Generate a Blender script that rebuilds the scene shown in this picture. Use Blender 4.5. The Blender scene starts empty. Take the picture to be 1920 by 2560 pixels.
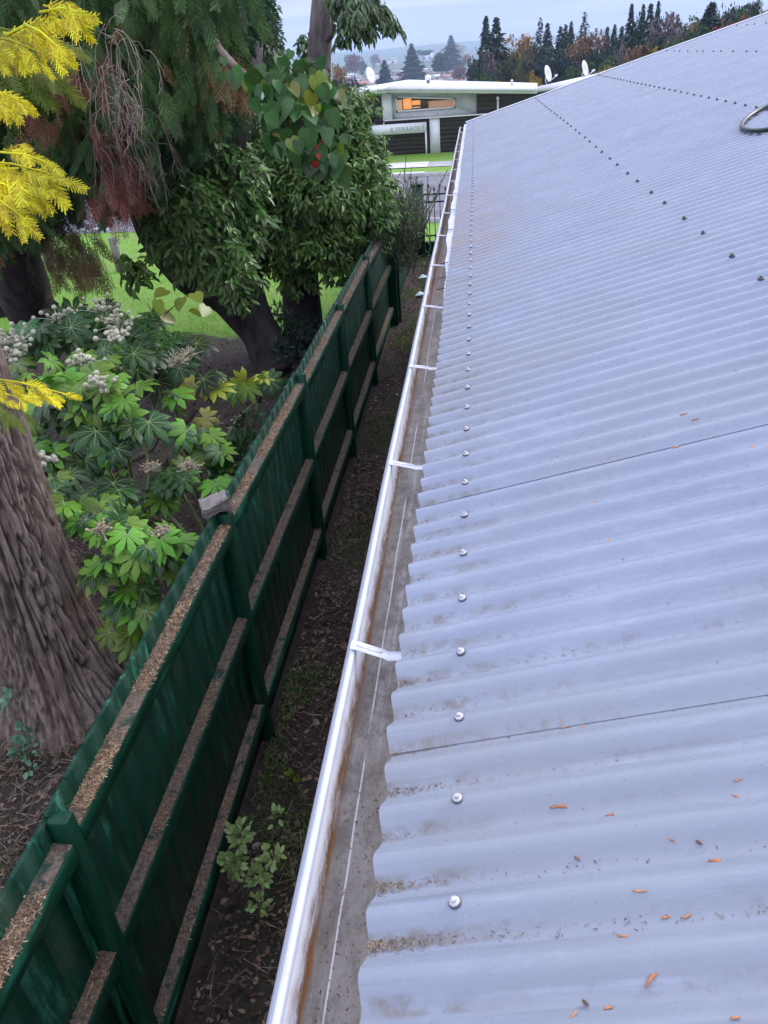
import bpy, math, random
import numpy as np
from mathutils import Vector, noise
random.seed(7); rng = np.random.default_rng(7)
S = bpy.context.scene
# ------------------------------------------------------------ camera
F, CX, CY, H = 1935.0, 960.0, 1280.0, 3.8
D = np.array([230., -1155., F]); D /= np.linalg.norm(D)
W = -np.array([250., (F*F + 230*250)/1155, F]); W /= np.linalg.norm(W)
W -= D*(D @ W); W /= np.linalg.norm(W)
Xa = np.cross(D, W)
M = np.array([Xa, D, W])
cam_d = bpy.data.cameras.new('camera'); cam = bpy.data.objects.new('camera', cam_d); S.collection.objects.link(cam)
cam_d.sensor_fit = 'VERTICAL'; cam_d.sensor_height = 36; cam_d.sensor_width = 27; cam_d.lens = F/2560*36
cam_d.clip_start = 0.02; cam_d.clip_end = 30000
mw = [[0]*4 for _ in range(4)]
for i in range(3):
    mw[i][0] = M[i][0]; mw[i][1] = -M[i][1]; mw[i][2] = -M[i][2]
mw[2][3] = H; mw[3][3] = 1
from mathutils import Matrix
cam.matrix_world = Matrix(mw)
S.camera = cam
S.render.resolution_x = 768; S.render.resolution_y = 1024
# ------------------------------------------------------------ sky, sun, exposure
SUN_EL, SUN_AZ = math.radians(34), math.radians(48)
wd = bpy.data.worlds.new('World'); S.world = wd; wd.use_nodes = True
nt = wd.node_tree; N = nt.nodes; L = nt.links
for n in list(N): N.remove(n)
out = N.new('ShaderNodeOutputWorld'); bg = N.new('ShaderNodeBackground'); bg.inputs[1].default_value = 0.13
sky = N.new('ShaderNodeTexSky'); sky.sky_type = 'NISHITA'; sky.sun_disc = False
sky.sun_elevation = SUN_EL; sky.sun_rotation = SUN_AZ; sky.air_density = 1.3; sky.dust_density = 1.5
tc = N.new('ShaderNodeTexCoord'); mp = N.new('ShaderNodeMapping'); mp.inputs['Scale'].default_value = (1.3, 1.3, 24.0)
nz = N.new('ShaderNodeTexNoise'); nz.inputs['Scale'].default_value = 2.6; nz.inputs['Detail'].default_value = 7; nz.inputs['Roughness'].default_value = .55; nz.inputs['Distortion'].default_value = .4
cr = N.new('ShaderNodeValToRGB'); cr.color_ramp.elements[0].position = .30; cr.color_ramp.elements[1].position = .58
cr.color_ramp.elements[0].color = (0.7, 0.7, 0.7, 1); cr.color_ramp.elements[1].color = (1, 1, 1, 1)
cc = N.new('ShaderNodeValToRGB'); cc.color_ramp.elements[0].position = .42; cc.color_ramp.elements[1].position = .58
cc.color_ramp.elements[0].color = (3.6, 4.1, 6.6, 1); cc.color_ramp.elements[1].color = (9.2, 8.9, 10.4, 1)
nz2 = N.new('ShaderNodeTexNoise'); nz2.inputs['Scale'].default_value = 4.2; nz2.inputs['Detail'].default_value = 5
sep = N.new('ShaderNodeSeparateXYZ'); mr = N.new('ShaderNodeMapRange')
mr.inputs['From Min'].default_value = 0.0; mr.inputs['From Max'].default_value = .11; mr.inputs['To Min'].default_value = 1; mr.inputs['To Max'].default_value = 0
warm = N.new('ShaderNodeMix'); warm.data_type = 'RGBA'; warm.inputs['B'].default_value = (9.4, 8.6, 8.8, 1)
mix = N.new('ShaderNodeMix'); mix.data_type = 'RGBA'
zr_ = N.new('ShaderNodeMapRange'); zr_.interpolation_type = 'SMOOTHSTEP'
for k_, x_ in zip(('From Min', 'From Max', 'To Min', 'To Max'), (.04, .65, .50, 1.14)): zr_.inputs[k_].default_value = x_
vm_ = N.new('ShaderNodeVectorMath'); vm_.operation = 'SCALE'
L.new(tc.outputs['Generated'], mp.inputs['Vector']); L.new(mp.outputs[0], nz.inputs['Vector']); L.new(mp.outputs[0], nz2.inputs['Vector'])
L.new(nz.outputs['Fac'], cr.inputs[0]); L.new(nz2.outputs['Fac'], cc.inputs[0])
L.new(tc.outputs['Generated'], sep.inputs[0]); L.new(sep.outputs['Z'], mr.inputs['Value'])
wm = N.new('ShaderNodeMath'); wm.operation = 'MULTIPLY'; wm.inputs[1].default_value = .75
L.new(mr.outputs[0], wm.inputs[0]); L.new(wm.outputs[0], warm.inputs['Factor']); L.new(cc.outputs[0], warm.inputs['A'])
L.new(cr.outputs[0], mix.inputs['Factor']); L.new(sky.outputs[0], mix.inputs['A']); L.new(warm.outputs['Result'], mix.inputs['B'])
L.new(sep.outputs['Z'], zr_.inputs['Value']); L.new(mix.outputs['Result'], vm_.inputs[0]); L.new(zr_.outputs[0], vm_.inputs['Scale']); L.new(vm_.outputs[0], bg.inputs[0]); L.new(bg.outputs[0], out.inputs[0])
sun_d = bpy.data.lights.new('sun', 'SUN'); sun_d.energy = 1.3; sun_d.angle = math.radians(22); sun_d.color = (1, .95, .9)
sun = bpy.data.objects.new('sun', sun_d); S.collection.objects.link(sun)
sv = Vector((math.sin(SUN_AZ)*math.cos(SUN_EL), math.cos(SUN_AZ)*math.cos(SUN_EL), math.sin(SUN_EL)))
sun.rotation_euler = sv.to_track_quat('Z', 'Y').to_euler()
S.view_settings.view_transform = 'Standard'; S.view_settings.look = 'None'; S.view_settings.exposure = 0.92; S.view_settings.gamma = 1
S.cycles.volume_bounces = 1; S.cycles.transparent_max_bounces = 12

# ------------------------------------------------------------ projection helpers (pixel of the 1920x2560 photo -> point at a stated depth / height)
def ray(x, y): return M @ np.array([x-CX, y-CY, F])
def PY(x, y, Y): r = ray(x, y); p = r*Y/r[1]; p[2] += H; return p
def PZ(x, y, z): r = ray(x, y); p = r*(z-H)/r[2]; p[2] += H; return p
# ------------------------------------------------------------ object helpers
COL = S.collection
def tag(o, label=None, cat=None, group=None, kind=None):
    if label: o['label'] = label
    if cat: o['category'] = cat
    if group: o['group'] = group
    if kind: o['kind'] = kind
    return o
def empty(name, loc=(0, 0, 0), label=None, cat=None, group=None):
    o = bpy.data.objects.new(name, None); COL.objects.link(o); o.location = loc; o.empty_display_size = .1
    return tag(o, label, cat, group)
class G:
    """collects polygons for ONE mesh"""
    def __init__(s): s.v = []; s.f = []; s.n = 0; s.ar = []
    def add(s, vs, fs):
        b = s.n; s.v.extend([tuple(map(float, v)) for v in vs]); s.n += len(vs)
        s.f.extend([tuple(b+i for i in f) for f in fs])
    def box(s, x0, x1, y0, y1, z0, z1):
        vs = [(x0,y0,z0),(x1,y0,z0),(x1,y1,z0),(x0,y1,z0),(x0,y0,z1),(x1,y0,z1),(x1,y1,z1),(x0,y1,z1)]
        s.add(vs, [(0,3,2,1),(4,5,6,7),(0,1,5,4),(1,2,6,5),(2,3,7,6),(3,0,4,7)])
    def obox(s, c, ax, ay, az):
        c = np.array(c, float); ax = np.array(ax, float); ay = np.array(ay, float); az = np.array(az, float)
        vs = [c+i*ax+j*ay+k*az for k in (-1, 1) for i, j in ((-1,-1),(1,-1),(1,1),(-1,1))]
        s.add(vs, [(0,3,2,1),(4,5,6,7),(0,1,5,4),(1,2,6,5),(2,3,7,6),(3,0,4,7)])
    def prism(s, poly, d):
        """polygon (list of 3d) extruded by vector d"""
        n = len(poly); p = [np.array(q, float) for q in poly]; d = np.array(d, float)
        s.add(p+[q+d for q in p], [tuple(range(n))[::-1], tuple(range(n, 2*n))]+[(i, (i+1) % n, n+(i+1) % n, n+i) for i in range(n)])
    def tube(s, pts, rs, seg=8, cap=True):
        pts = [Vector(p) for p in pts]
        if not hasattr(rs, '__len__'): rs = [rs]*len(pts)
        rings = []; up = Vector((.31, .17, .93)); prev = None
        for i, p in enumerate(pts):
            t = (pts[min(i+1, len(pts)-1)]-pts[max(i-1, 0)]).normalized()
            a = prev - t*prev.dot(t) if prev else (up.cross(t) if abs(t.dot(up.normalized())) < .95 else Vector((1, 0, 0)).cross(t))
            if a.length < 1e-6: a = Vector((1, 0, 0)).cross(t)
            a.normalize(); prev = a; b = t.cross(a)
            rings.append([p+(a*math.cos(6.28318*k/seg)+b*math.sin(6.28318*k/seg))*rs[i] for k in range(seg)])
        vs = [v for r in rings for v in r]; fs = []
        for i in range(len(pts)-1):
            for k in range(seg): fs.append((i*seg+k, i*seg+(k+1) % seg, (i+1)*seg+(k+1) % seg, (i+1)*seg+k))
        if cap: fs += [tuple(range(seg))[::-1], tuple((len(pts)-1)*seg+k for k in range(seg))]
        s.add(vs, fs)
    def lathe(s, c, prof, seg=12, axis=(0, 0, 1)):
        q = Vector((0, 0, 1)).rotation_difference(Vector(axis)); c = Vector(c); vs = []; fs = []
        for r, z in prof:
            for k in range(seg):
                a = 2*math.pi*k/seg; vs.append(c+q @ Vector((r*math.cos(a), r*math.sin(a), z)))
        for i in range(len(prof)-1):
            for k in range(seg): fs.append((i*seg+k, i*seg+(k+1) % seg, (i+1)*seg+(k+1) % seg, (i+1)*seg+k))
        fs += [tuple(range(seg))[::-1], tuple((len(prof)-1)*seg+k for k in range(seg))]
        s.add(vs, fs)
    def inst(s, tv, tf, pos, R, sc):
        """batch of template copies: pos (n,3) R (n,3,3) columns = axes, sc (n,) or (n,3)"""
        tv = np.asarray(tv, float); n = len(pos)
        sc = np.asarray(sc, float); sc = sc[:, None]*np.ones(3) if sc.ndim == 1 else sc
        v = np.einsum('nij,nkj->nki', R, tv[None]*sc[:, None, :])+np.asarray(pos)[:, None, :]
        s.ar.append((v.reshape(-1, 3), tf, n, len(tv)))
    def build(s, name, m, parent=None, smooth=False):
        me = bpy.data.meshes.new(name)
        V = np.array(s.v, float).reshape(-1, 3); loops = []; starts = []; tot = 0; off = len(V); VV = [V]
        lp = [i for f in s.f for i in f]; cnt = [len(f) for f in s.f]
        LP = [np.array(lp, int)]; CN = [np.array(cnt, int)]
        for v, tf, n, k in s.ar:
            fl = np.array([i for f in tf for i in f], int); fc = np.array([len(f) for f in tf], int)
            LP.append((fl[None]+(off+np.arange(n)*k)[:, None]).ravel()); CN.append(np.tile(fc, n)); VV.append(v); off += len(v)
        V = np.concatenate(VV); LP = np.concatenate(LP); CN = np.concatenate(CN)
        me.vertices.add(len(V)); me.vertices.foreach_set('co', V.ravel())
        me.loops.add(len(LP)); me.loops.foreach_set('vertex_index', LP.astype('i'))
        me.polygons.add(len(CN)); st = np.concatenate([[0], np.cumsum(CN)[:-1]]); me.polygons.foreach_set('loop_start', st.astype('i'))
        me.update(calc_edges=True); me.validate()
        if smooth: me.polygons.foreach_set('use_smooth', [True]*len(me.polygons))
        me.materials.append(m)
        o = bpy.data.objects.new(name, me); COL.objects.link(o)
        if parent is not None:
            o.parent = parent; o.matrix_parent_inverse = Matrix.Translation(-parent.location) if parent.type == 'EMPTY' else Matrix()
        return o
def child(o, p):
    """parents o to a mesh part without moving it (all parts are built in world coordinates)"""
    o.parent = p
    return o
# ------------------------------------------------------------ materials
def mat(name, c1, c2=None, scale=5, rough=.6, spec=.5, bump=0, bscale=None, stretch=(1, 1, 1), detail=5, island=0, contrast=(.35, .65), metal=0, c3=None, s3=1.5, t3=(.5, .65), trans=0, st3=(1, 1, 1), coat=0):
    m = bpy.data.materials.new(name); m.use_nodes = True; nt = m.node_tree; N = nt.nodes; L = nt.links
    b = N['Principled BSDF']; b.inputs['Roughness'].default_value = rough; b.inputs['Specular IOR Level'].default_value = spec; b.inputs['Metallic'].default_value = metal
    if coat: b.inputs['Coat Weight'].default_value = coat; b.inputs['Coat Roughness'].default_value = .25
    c2 = c2 or tuple(min(1, x*1.25) for x in c1)
    tc = N.new('ShaderNodeTexCoord'); mp = N.new('ShaderNodeMapping'); mp.inputs['Scale'].default_value = stretch
    nz = N.new('ShaderNodeTexNoise'); nz.inputs['Scale'].default_value = scale; nz.inputs['Detail'].default_value = detail
    L.new(tc.outputs['Object'], mp.inputs[0]); L.new(mp.outputs[0], nz.inputs['Vector'])
    r = N.new('ShaderNodeValToRGB'); r.color_ramp.elements[0].position = contrast[0]; r.color_ramp.elements[1].position = contrast[1]
    r.color_ramp.elements[0].color = (*c1, 1); r.color_ramp.elements[1].color = (*c2, 1)
    L.new(nz.outputs['Fac'], r.inputs[0]); col = r.outputs[0]
    if c3:
        n3 = N.new('ShaderNodeTexNoise'); n3.inputs['Scale'].default_value = s3; n3.inputs['Detail'].default_value = 6
        mp3 = N.new('ShaderNodeMapping'); mp3.inputs['Scale'].default_value = st3; L.new(tc.outputs['Object'], mp3.inputs[0]); L.new(mp3.outputs[0], n3.inputs['Vector'])
        q = N.new('ShaderNodeMapRange'); q.inputs['From Min'].default_value = t3[0]; q.inputs['From Max'].default_value = t3[1]
        L.new(n3.outputs['Fac'], q.inputs['Value']); mx = N.new('ShaderNodeMix'); mx.data_type = 'RGBA'; mx.inputs['B'].default_value = (*c3, 1)
        L.new(q.outputs[0], mx.inputs['Factor']); L.new(col, mx.inputs['A']); col = mx.outputs['Result']
    if island:
        ge = N.new('ShaderNodeNewGeometry'); hs = N.new('ShaderNodeHueSaturation')
        q = N.new('ShaderNodeMapRange'); q.inputs['To Min'].default_value = 1-island; q.inputs['To Max'].default_value = 1+island
        L.new(ge.outputs['Random Per Island'], q.inputs['Value']); L.new(q.outputs[0], hs.inputs['Value'])
        q2 = N.new('ShaderNodeMath'); q2.operation = 'MULTIPLY_ADD'; q2.inputs[1].default_value = .05; q2.inputs[2].default_value = .475
        L.new(ge.outputs['Random Per Island'], q2.inputs[0]); L.new(q2.outputs[0], hs.inputs['Hue']); L.new(col, hs.inputs['Color']); col = hs.outputs[0]
    L.new(col, b.inputs['Base Color'])
    if trans:
        t = N.new('ShaderNodeBsdfTranslucent'); ms = N.new('ShaderNodeMixShader'); ms.inputs[0].default_value = trans
        L.new(col, t.inputs[0]); L.new(b.outputs[0], ms.inputs[1]); L.new(t.outputs[0], ms.inputs[2]); L.new(ms.outputs[0], N['Material Output'].inputs[0])
    if bump:
        bn = N.new('ShaderNodeTexNoise'); bn.inputs['Scale'].default_value = bscale or scale*3; bn.inputs['Detail'].default_value = 8
        L.new(mp.outputs[0], bn.inputs['Vector']); bp = N.new('ShaderNodeBump'); bp.inputs['Strength'].default_value = bump; bp.inputs['Distance'].default_value = .02
        L.new(bn.outputs['Fac'], bp.inputs['Height']); L.new(bp.outputs[0], b.inputs['Normal'])
    return m
class NT:
    """tiny node helper for the special materials"""
    def __init__(s, name, **kw):
        s.m = bpy.data.materials.new(name); s.m.use_nodes = True; s.N = s.m.node_tree.nodes; s.L = s.m.node_tree.links; s.b = s.N['Principled BSDF']
        s.tc = s.N.new('ShaderNodeTexCoord'); s.sep = s.N.new('ShaderNodeSeparateXYZ'); s.L.new(s.tc.outputs['Object'], s.sep.inputs[0])
        for k, v in kw.items(): s.b.inputs[k].default_value = v
    def noise(s, scale, st=(1, 1, 1), detail=5, rough=.5):
        mp = s.N.new('ShaderNodeMapping'); mp.inputs['Scale'].default_value = st; s.L.new(s.tc.outputs['Object'], mp.inputs[0])
        n = s.N.new('ShaderNodeTexNoise'); n.inputs['Scale'].default_value = scale; n.inputs['Detail'].default_value = detail; n.inputs['Roughness'].default_value = rough
        s.L.new(mp.outputs[0], n.inputs['Vector']); return n.outputs['Fac']
    def set(s, i, v):
        if hasattr(v, 'links') or hasattr(v, 'is_linked'): s.L.new(v, i)
        else: i.default_value = v
    def rng(s, v, a, b, c=0, d=1, smooth=False):
        n = s.N.new('ShaderNodeMapRange'); s.set(n.inputs['Value'], v)
        if smooth: n.interpolation_type = 'SMOOTHSTEP'
        for k, x in zip(('From Min', 'From Max', 'To Min', 'To Max'), (a, b, c, d)): n.inputs[k].default_value = x
        return n.outputs[0]
    def math(s, op, a, b=0.0, c=0.0):
        n = s.N.new('ShaderNodeMath'); n.operation = op; s.set(n.inputs[0], a); s.set(n.inputs[1], b); s.set(n.inputs[2], c); return n.outputs[0]
    def mix(s, f, a, b):
        n = s.N.new('ShaderNodeMix'); n.data_type = 'RGBA'; s.set(n.inputs['Factor'], f)
        for k, v in (('A', a), ('B', b)):
            if isinstance(v, tuple): n.inputs[k].default_value = (*v, 1)
            else: s.L.new(v, n.inputs[k])
        return n.outputs['Result']
    def bump(s, h, st, dist=.01):
        b = s.N.new('ShaderNodeBump'); b.inputs['Strength'].default_value = st; b.inputs['Distance'].default_value = dist
        s.L.new(h, b.inputs['Height']); s.L.new(b.outputs[0], s.b.inputs['Normal'])
    def col(s, c): s.L.new(c, s.b.inputs['Base Color'])

Y0, PIT = .570, .0762            # a crest of the corrugations, and their pitch
TAN = math.tan(math.radians(15))
def roof_z(x): return H-.889+TAN*(x+.03)
# roof paint: pale blue-grey, brown lichen and dust in the valleys, most of it near the eave
r = NT('roof_paint', Roughness=.27); r.b.inputs['Specular IOR Level'].default_value = .5
x, y = r.sep.outputs['X'], r.sep.outputs['Y']
ph = r.math('COSINE', r.math('MULTIPLY', r.math('SUBTRACT', y, Y0+PIT*.5+.006), 2*math.pi/PIT))   # 1 in the valley
val = r.rng(ph, .35, .95, smooth=True)
spk = r.rng(r.noise(55, (1, .9, 1), 8, .75), .50, .66)
reg = r.rng(r.noise(4.3, (.7, 1.6, 1), 4), .40, .60)
eave = r.rng(x, .12, -.10, smooth=True); near = r.rng(x, 1.0, -.05, .38, .85)
dirt = r.math('MULTIPLY', r.math('MULTIPLY', val, spk), r.math('MULTIPLY', reg, near))
dirt = r.math('MINIMUM', r.math('ADD', dirt, r.math('MULTIPLY', r.math('MULTIPLY', val, eave), r.rng(r.noise(18, (1, 1, 1), 6, .7), .42, .62))), 1)
base = r.mix(r.rng(r.noise(3.0, (1, 1, 1), 6, .6), .3, .7), (.205, .242, .308), (.247, .288, .358))
base = r.mix(r.math('MULTIPLY', r.rng(r.noise(9, (1.2, 3, 1), 7, .7), .54, .68), .45), base, (.32, .36, .44))
film = r.math('MULTIPLY', r.rng(r.noise(1.6, (1, 1.2, 1), 4), .42, .62), r.rng(x, .9, -.1, .05, .75))
base = r.mix(film, base, (.22, .24, .26))
strk = r.rng(r.noise(11, (.07, 5, 1), 6, .65), .60, .74)
base = r.mix(r.math('MULTIPLY', strk, .5), base, (.35, .39, .47))
base = r.mix(r.math('MULTIPLY', r.rng(r.noise(7, (.10, 6, 1), 6, .65), .60, .75), .5), base, (.13, .14, .17))
base = r.mix(r.math('MULTIPLY', r.rng(r.noise(140, (1, 1, 1), 3, .6), .70, .76), .8), base, (.08, .08, .08))
# brown bloom about five metres off
bl = r.math('MULTIPLY', r.math('MULTIPLY', r.rng(y, 3.3, 4.6, smooth=True), r.rng(y, 7.2, 5.6, smooth=True)), r.math('MULTIPLY', r.rng(x, .38, -.08, smooth=True), r.rng(r.noise(14, (.35, 1.6, 1), 5, .6), .38, .62)))
base = r.mix(r.math('MULTIPLY', bl, .65), base, (.25, .185, .13))
r.col(r.mix(r.math('MULTIPLY', dirt, .72), base, (.15, .13, .10)))
r.L.new(r.math('ADD', r.rng(dirt, 0, 1, .22, .7), r.rng(r.noise(30, (.6, 1, 1), 6, .7), .3, .7, 0, .14)), r.b.inputs['Roughness'])
r.bump(r.noise(160, (1, 1, 1), 4), .05, .002)
m_roof = r.m
m_white = mat('white_gutter_paint', (.48, .52, .60), (.58, .61, .68), 6, .45, bump=.04, bscale=60, c3=(.45, .42, .38), s3=14, t3=(.63, .78))
m_white2 = mat('white_house_paint', (.70, .72, .74), (.80, .81, .83), 2, .5)
m_strap = mat('bracket_paint', (.62, .64, .68), (.72, .74, .78), 30, .35, c3=(.4, .36, .3), s3=40, t3=(.6, .75))
m_screw_shade = mat('screw_shade_grey', (.06, .065, .075), (.10, .10, .11), 90, .5)  # dark washer rubber; also paints the shaded sides of the screws into the colour
m_zinc = mat('screw_paint', (.44, .45, .48), (.58, .59, .61), 90, .4, metal=.25)
# gutter inside: tan silt on the floor, rusty line at the foot of the outer wall, wandering pale seam
g = NT('gutter_inside', Roughness=.55)
gx, gy = g.sep.outputs['X'], g.sep.outputs['Y']
wob = g.math('ADD', gx, g.math('MULTIPLY', g.math('SUBTRACT', g.noise(6, (1, 1, 1), 8, .7), .5), .015))
silt = g.mix(g.rng(g.noise(16, (1.6, .35, 1), 7, .7), .3, .7), (.17, .145, .115), (.29, .265, .23))
silt = g.mix(g.math('MULTIPLY', g.rng(g.noise(11, (4, .12, 1), 5, .6), .54, .68), .8), silt, (.40, .41, .41))
silt = g.mix(g.rng(g.noise(75, (1, .6, 1), 6, .8), .63, .70), silt, (.05, .04, .03))
silt = g.mix(g.math('MULTIPLY', g.rng(g.noise(20, (1, .6, 1), 8, .8), .45, .58), .75), silt, (.12, .10, .075))
paint = g.mix(g.rng(g.noise(12, (1, 1, 1), 5), .35, .65), (.70, .73, .78), (.80, .82, .86))
c = g.mix(g.rng(wob, -.2325, -.2265), paint, silt)
rust = g.math('MULTIPLY', g.rng(g.math('ABSOLUTE', g.math('ADD', wob, .2285)), .0062, .0020), g.rng(g.noise(60, (1, .25, 1), 8, .8), .38, .52))
c = g.mix(rust, c, (.23, .105, .035))
seam_x = g.math('ADD', gx, g.math('MULTIPLY', g.math('SUBTRACT', g.noise(3, (0, 1, 0), 3), .5), .008))
seam = g.math('MULTIPLY', g.rng(g.math('ABSOLUTE', g.math('ADD', seam_x, .197)), .0018, .0008), g.rng(g.noise(2.2, (0, 1, 0), 4), .42, .50))
c = g.mix(g.math('MULTIPLY', seam, .85), c, (.62, .62, .60))
# rusty wash further off
c = g.mix(g.math('MULTIPLY', g.math('MULTIPLY', g.rng(gy, 2.0, 3.6), g.rng(gx, -.175, -.225)), g.rng(g.noise(6, (1.5, .5, 1), 6, .7), .40, .60)), c, (.27, .17, .10))
g.col(c); g.bump(g.noise(90, (1, 1, 1), 6, .7), .35, .004)
m_gut_in = g.m
# fence paint: dark green, pale teal brush streaks, brown algae
def fence_mat(name, axis_st, amt=1.0, dark=1.0):
    f = NT(name, Roughness=.42); f.b.inputs['Specular IOR Level'].default_value = .25
    z = f.sep.outputs['Z']
    st = f.rng(f.noise(8, axis_st, 9, .72), .54, .63); patch = f.rng(f.noise(1.7, (1, 1, .8), 4), .38, .56)
    fine = f.rng(f.noise(9, axis_st, 5, .6), .3, .75)
    c = f.mix(fine, (.001*dark, .027*dark, .0125*dark), (.0035*dark, .058*dark, .030*dark))
    c = f.mix(f.math('MULTIPLY', f.math('MULTIPLY', st, patch), .7*amt), c, (.05, .30, .17))
    alg = f.math('MULTIPLY', f.rng(f.noise(2.6, (1, 1, .7), 6, .65), .60, .72), f.rng(z, 1.3, .1, .25, .8))
    c = f.mix(alg, c, (.075, .065, .028))
    f.col(c); f.bump(f.noise(40, axis_st, 6, .7), .5, .004); return f.m
m_fence = fence_mat('green_fence_paint', (2.2, 2.2, .38))
m_rail = fence_mat('green_rail_paint', (1.5, .18, 1.5), .8, 1.1)
m_post = fence_mat('green_post_paint', (1.6, 1.6, .2), .5, 1.0)
m_pbare = mat('weathered_fence_back', (.05, .07, .05), (.13, .12, .09), 6, .8, stretch=(1, 1, .2))
m_raildirt = mat('rail_top_silt', (.11, .08, .055), (.24, .19, .14), 60, .9, bump=.6, bscale=120, c3=(.02, .06, .045), s3=12, t3=(.55, .65))
m_litter = mat('brown_needles', (.22, .13, .07), (.46, .31, .18), 40, .8, island=.6)
m_leaflit = mat('dead_leaves', (.055, .034, .024), (.17, .11, .075), 8, .8, island=.85)
m_paleleaf = mat('pale_dead_leaves', (.20, .16, .13), (.34, .29, .25), 8, .7, island=.4)
m_orange = mat('orange_leaf', (.32, .12, .055), (.50, .23, .11), 40, .6)
m_bark = NT('cypress_bark', Roughness=.85)
q = m_bark; fi = q.rng(q.noise(30, (1, 1, .22), 8, .7), .3, .7); br = q.rng(q.noise(3.5, (1, 1, .4), 4), .3, .7)
c = q.mix(fi, (.07, .052, .043), (.42, .345, .29)); c = q.mix(q.math('MULTIPLY', br, .5), c, (.13, .075, .06)); q.col(c); q.bump(fi, .8, .01); m_bark = q.m
m_dbark = mat('dark_bark', (.016, .013, .014), (.05, .042, .04), 9, .9, bump=.9, bscale=24, stretch=(1, 1, .35))
m_gbark = mat('grey_bark', (.10, .085, .08), (.22, .19, .175), 12, .85, bump=.7, bscale=30, stretch=(1, 1, .3))
m_stem = mat('green_stem', (.12, .17, .05), (.19, .24, .09), 20, .5)
m_twig = mat('brown_twig', (.10, .075, .06), (.19, .15, .12), 20, .8)
def leafm(n, a, b, rough=.42, isl=.45, spec=.5, trans=.18): return mat(n, a, b, 3, rough, spec, island=isl, trans=trans)
m_laurel = leafm('laurel_leaf', (.065, .14, .028), (.175, .30, .075), .30, .5)
m_laurel2 = leafm('broad_leaf', (.065, .14, .025), (.165, .29, .055), .32, .5)
m_willow = leafm('narrow_leaf', (.04, .09, .03), (.11, .18, .055), .35, .5)
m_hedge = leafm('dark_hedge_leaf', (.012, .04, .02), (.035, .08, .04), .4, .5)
m_cyp = leafm('cypress_green', (.020, .056, .012), (.075, .145, .03), .6, .5, .3)
m_cyp2 = leafm('cypress_blue_green', (.016, .048, .020), (.05, .115, .045), .6, .5, .3)
m_cypdead = leafm('cypress_dead_red', (.12, .045, .03), (.24, .10, .07), .8, .4, .2)
m_cypbrown = leafm('cypress_brown', (.12, .07, .03), (.24, .15, .07), .8, .4, .2)
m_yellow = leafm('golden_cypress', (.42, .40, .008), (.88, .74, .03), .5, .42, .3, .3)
m_yelgr = leafm('golden_cypress_painted_shade', (.09, .15, .015), (.22, .24, .03), .5, .4, .3, .3)  # duller copy of the golden foliage, inner shading put into the colour
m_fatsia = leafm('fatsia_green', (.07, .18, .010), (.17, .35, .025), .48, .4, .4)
m_fatsiad = leafm('fatsia_dark', (.010, .045, .008), (.038, .105, .022), .46, .4, .4)  # darker copy of the fatsia leaf, with shade put into the colour
m_fatsiay = leafm('fatsia_yellow', (.26, .32, .03), (.55, .52, .05), .3, .45, .5)
m_umbel = mat('flower_ball', (.64, .64, .44), (.88, .86, .66), 120, .8, bump=1, bscale=250, island=.12)
m_umdead = mat('dried_flower', (.25, .18, .11), (.46, .37, .26), 60, .8, island=.3)
m_umstem = mat('pale_flower_stem', (.36, .38, .26), (.48, .50, .36), 20, .6)
m_vine = leafm('heart_leaf', (.020, .075, .010), (.060, .150, .030), .40, .5, .4)
m_viney = leafm('heart_leaf_yellow', (.14, .22, .02), (.26, .30, .04), .3, .3, .5, .4)
m_red = mat('red_leaf', (.22, .012, .008), (.4, .03, .02), 20, .5)
m_spiky = leafm('grey_green_frond', (.12, .18, .10), (.24, .33, .19), .6, .35, .3)
m_small = leafm('small_shrub_leaf', (.20, .32, .09), (.38, .50, .18), .4, .35)
m_seedl = leafm('seedling_leaf', (.05, .14, .07), (.11, .22, .13), .4, .3)
m_grass = leafm('grass_blade', (.06, .15, .02), (.15, .27, .05), .5, .4)
m_drygrass = leafm('dry_grass', (.13, .11, .05), (.26, .20, .11), .7, .4)
m_wood = mat('grey_timber', (.16, .155, .14), (.28, .27, .25), 20, .8, bump=.4, stretch=(1, 1, .2))
m_conc = mat('broken_concrete', (.17, .155, .14), (.30, .28, .25), 16, .9, bump=.8, bscale=70, c3=(.14, .12, .10), s3=12, t3=(.5, .62))
m_road = mat('asphalt', (.125, .13, .15), (.165, .17, .19), 3, .75, bump=.2, bscale=90, c3=(.11, .11, .125), s3=.6, t3=(.5, .6))
m_kerb = mat('kerb_concrete', (.30, .30, .29), (.42, .42, .41), 5, .8, bump=.2)
m_path = mat('footpath_concrete', (.30, .30, .31), (.38, .38, .39), 3, .8)
m_pad = mat('driveway_concrete', (.48, .48, .49), (.58, .58, .60), 3, .8)
m_board = mat('dark_weatherboard', (.036, .028, .032), (.055, .043, .048), 8, .6, stretch=(.1, 1, 1))
m_hose = mat('black_hose', (.012, .022, .018), (.02, .035, .028), 20, .35)
m_iron = mat('black_iron', (.008, .008, .01), (.014, .014, .016), 20, .4)
m_dish = mat('dish_paint', (.55, .57, .60), (.66, .68, .70), 5, .5)
m_letter = mat('grey_letters', (.30, .34, .38), (.36, .40, .44), 5, .6)
m_soil_h = mat('house_wall_paint', (.45, .45, .44), (.52, .52, .51), 4, .7)
m_dark = mat('dark_void', (.01, .01, .01), (.015, .015, .015), 4, .9)
m_plast = mat('litter_plastic', (.45, .60, .68), (.60, .72, .78), 20, .4)

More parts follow.
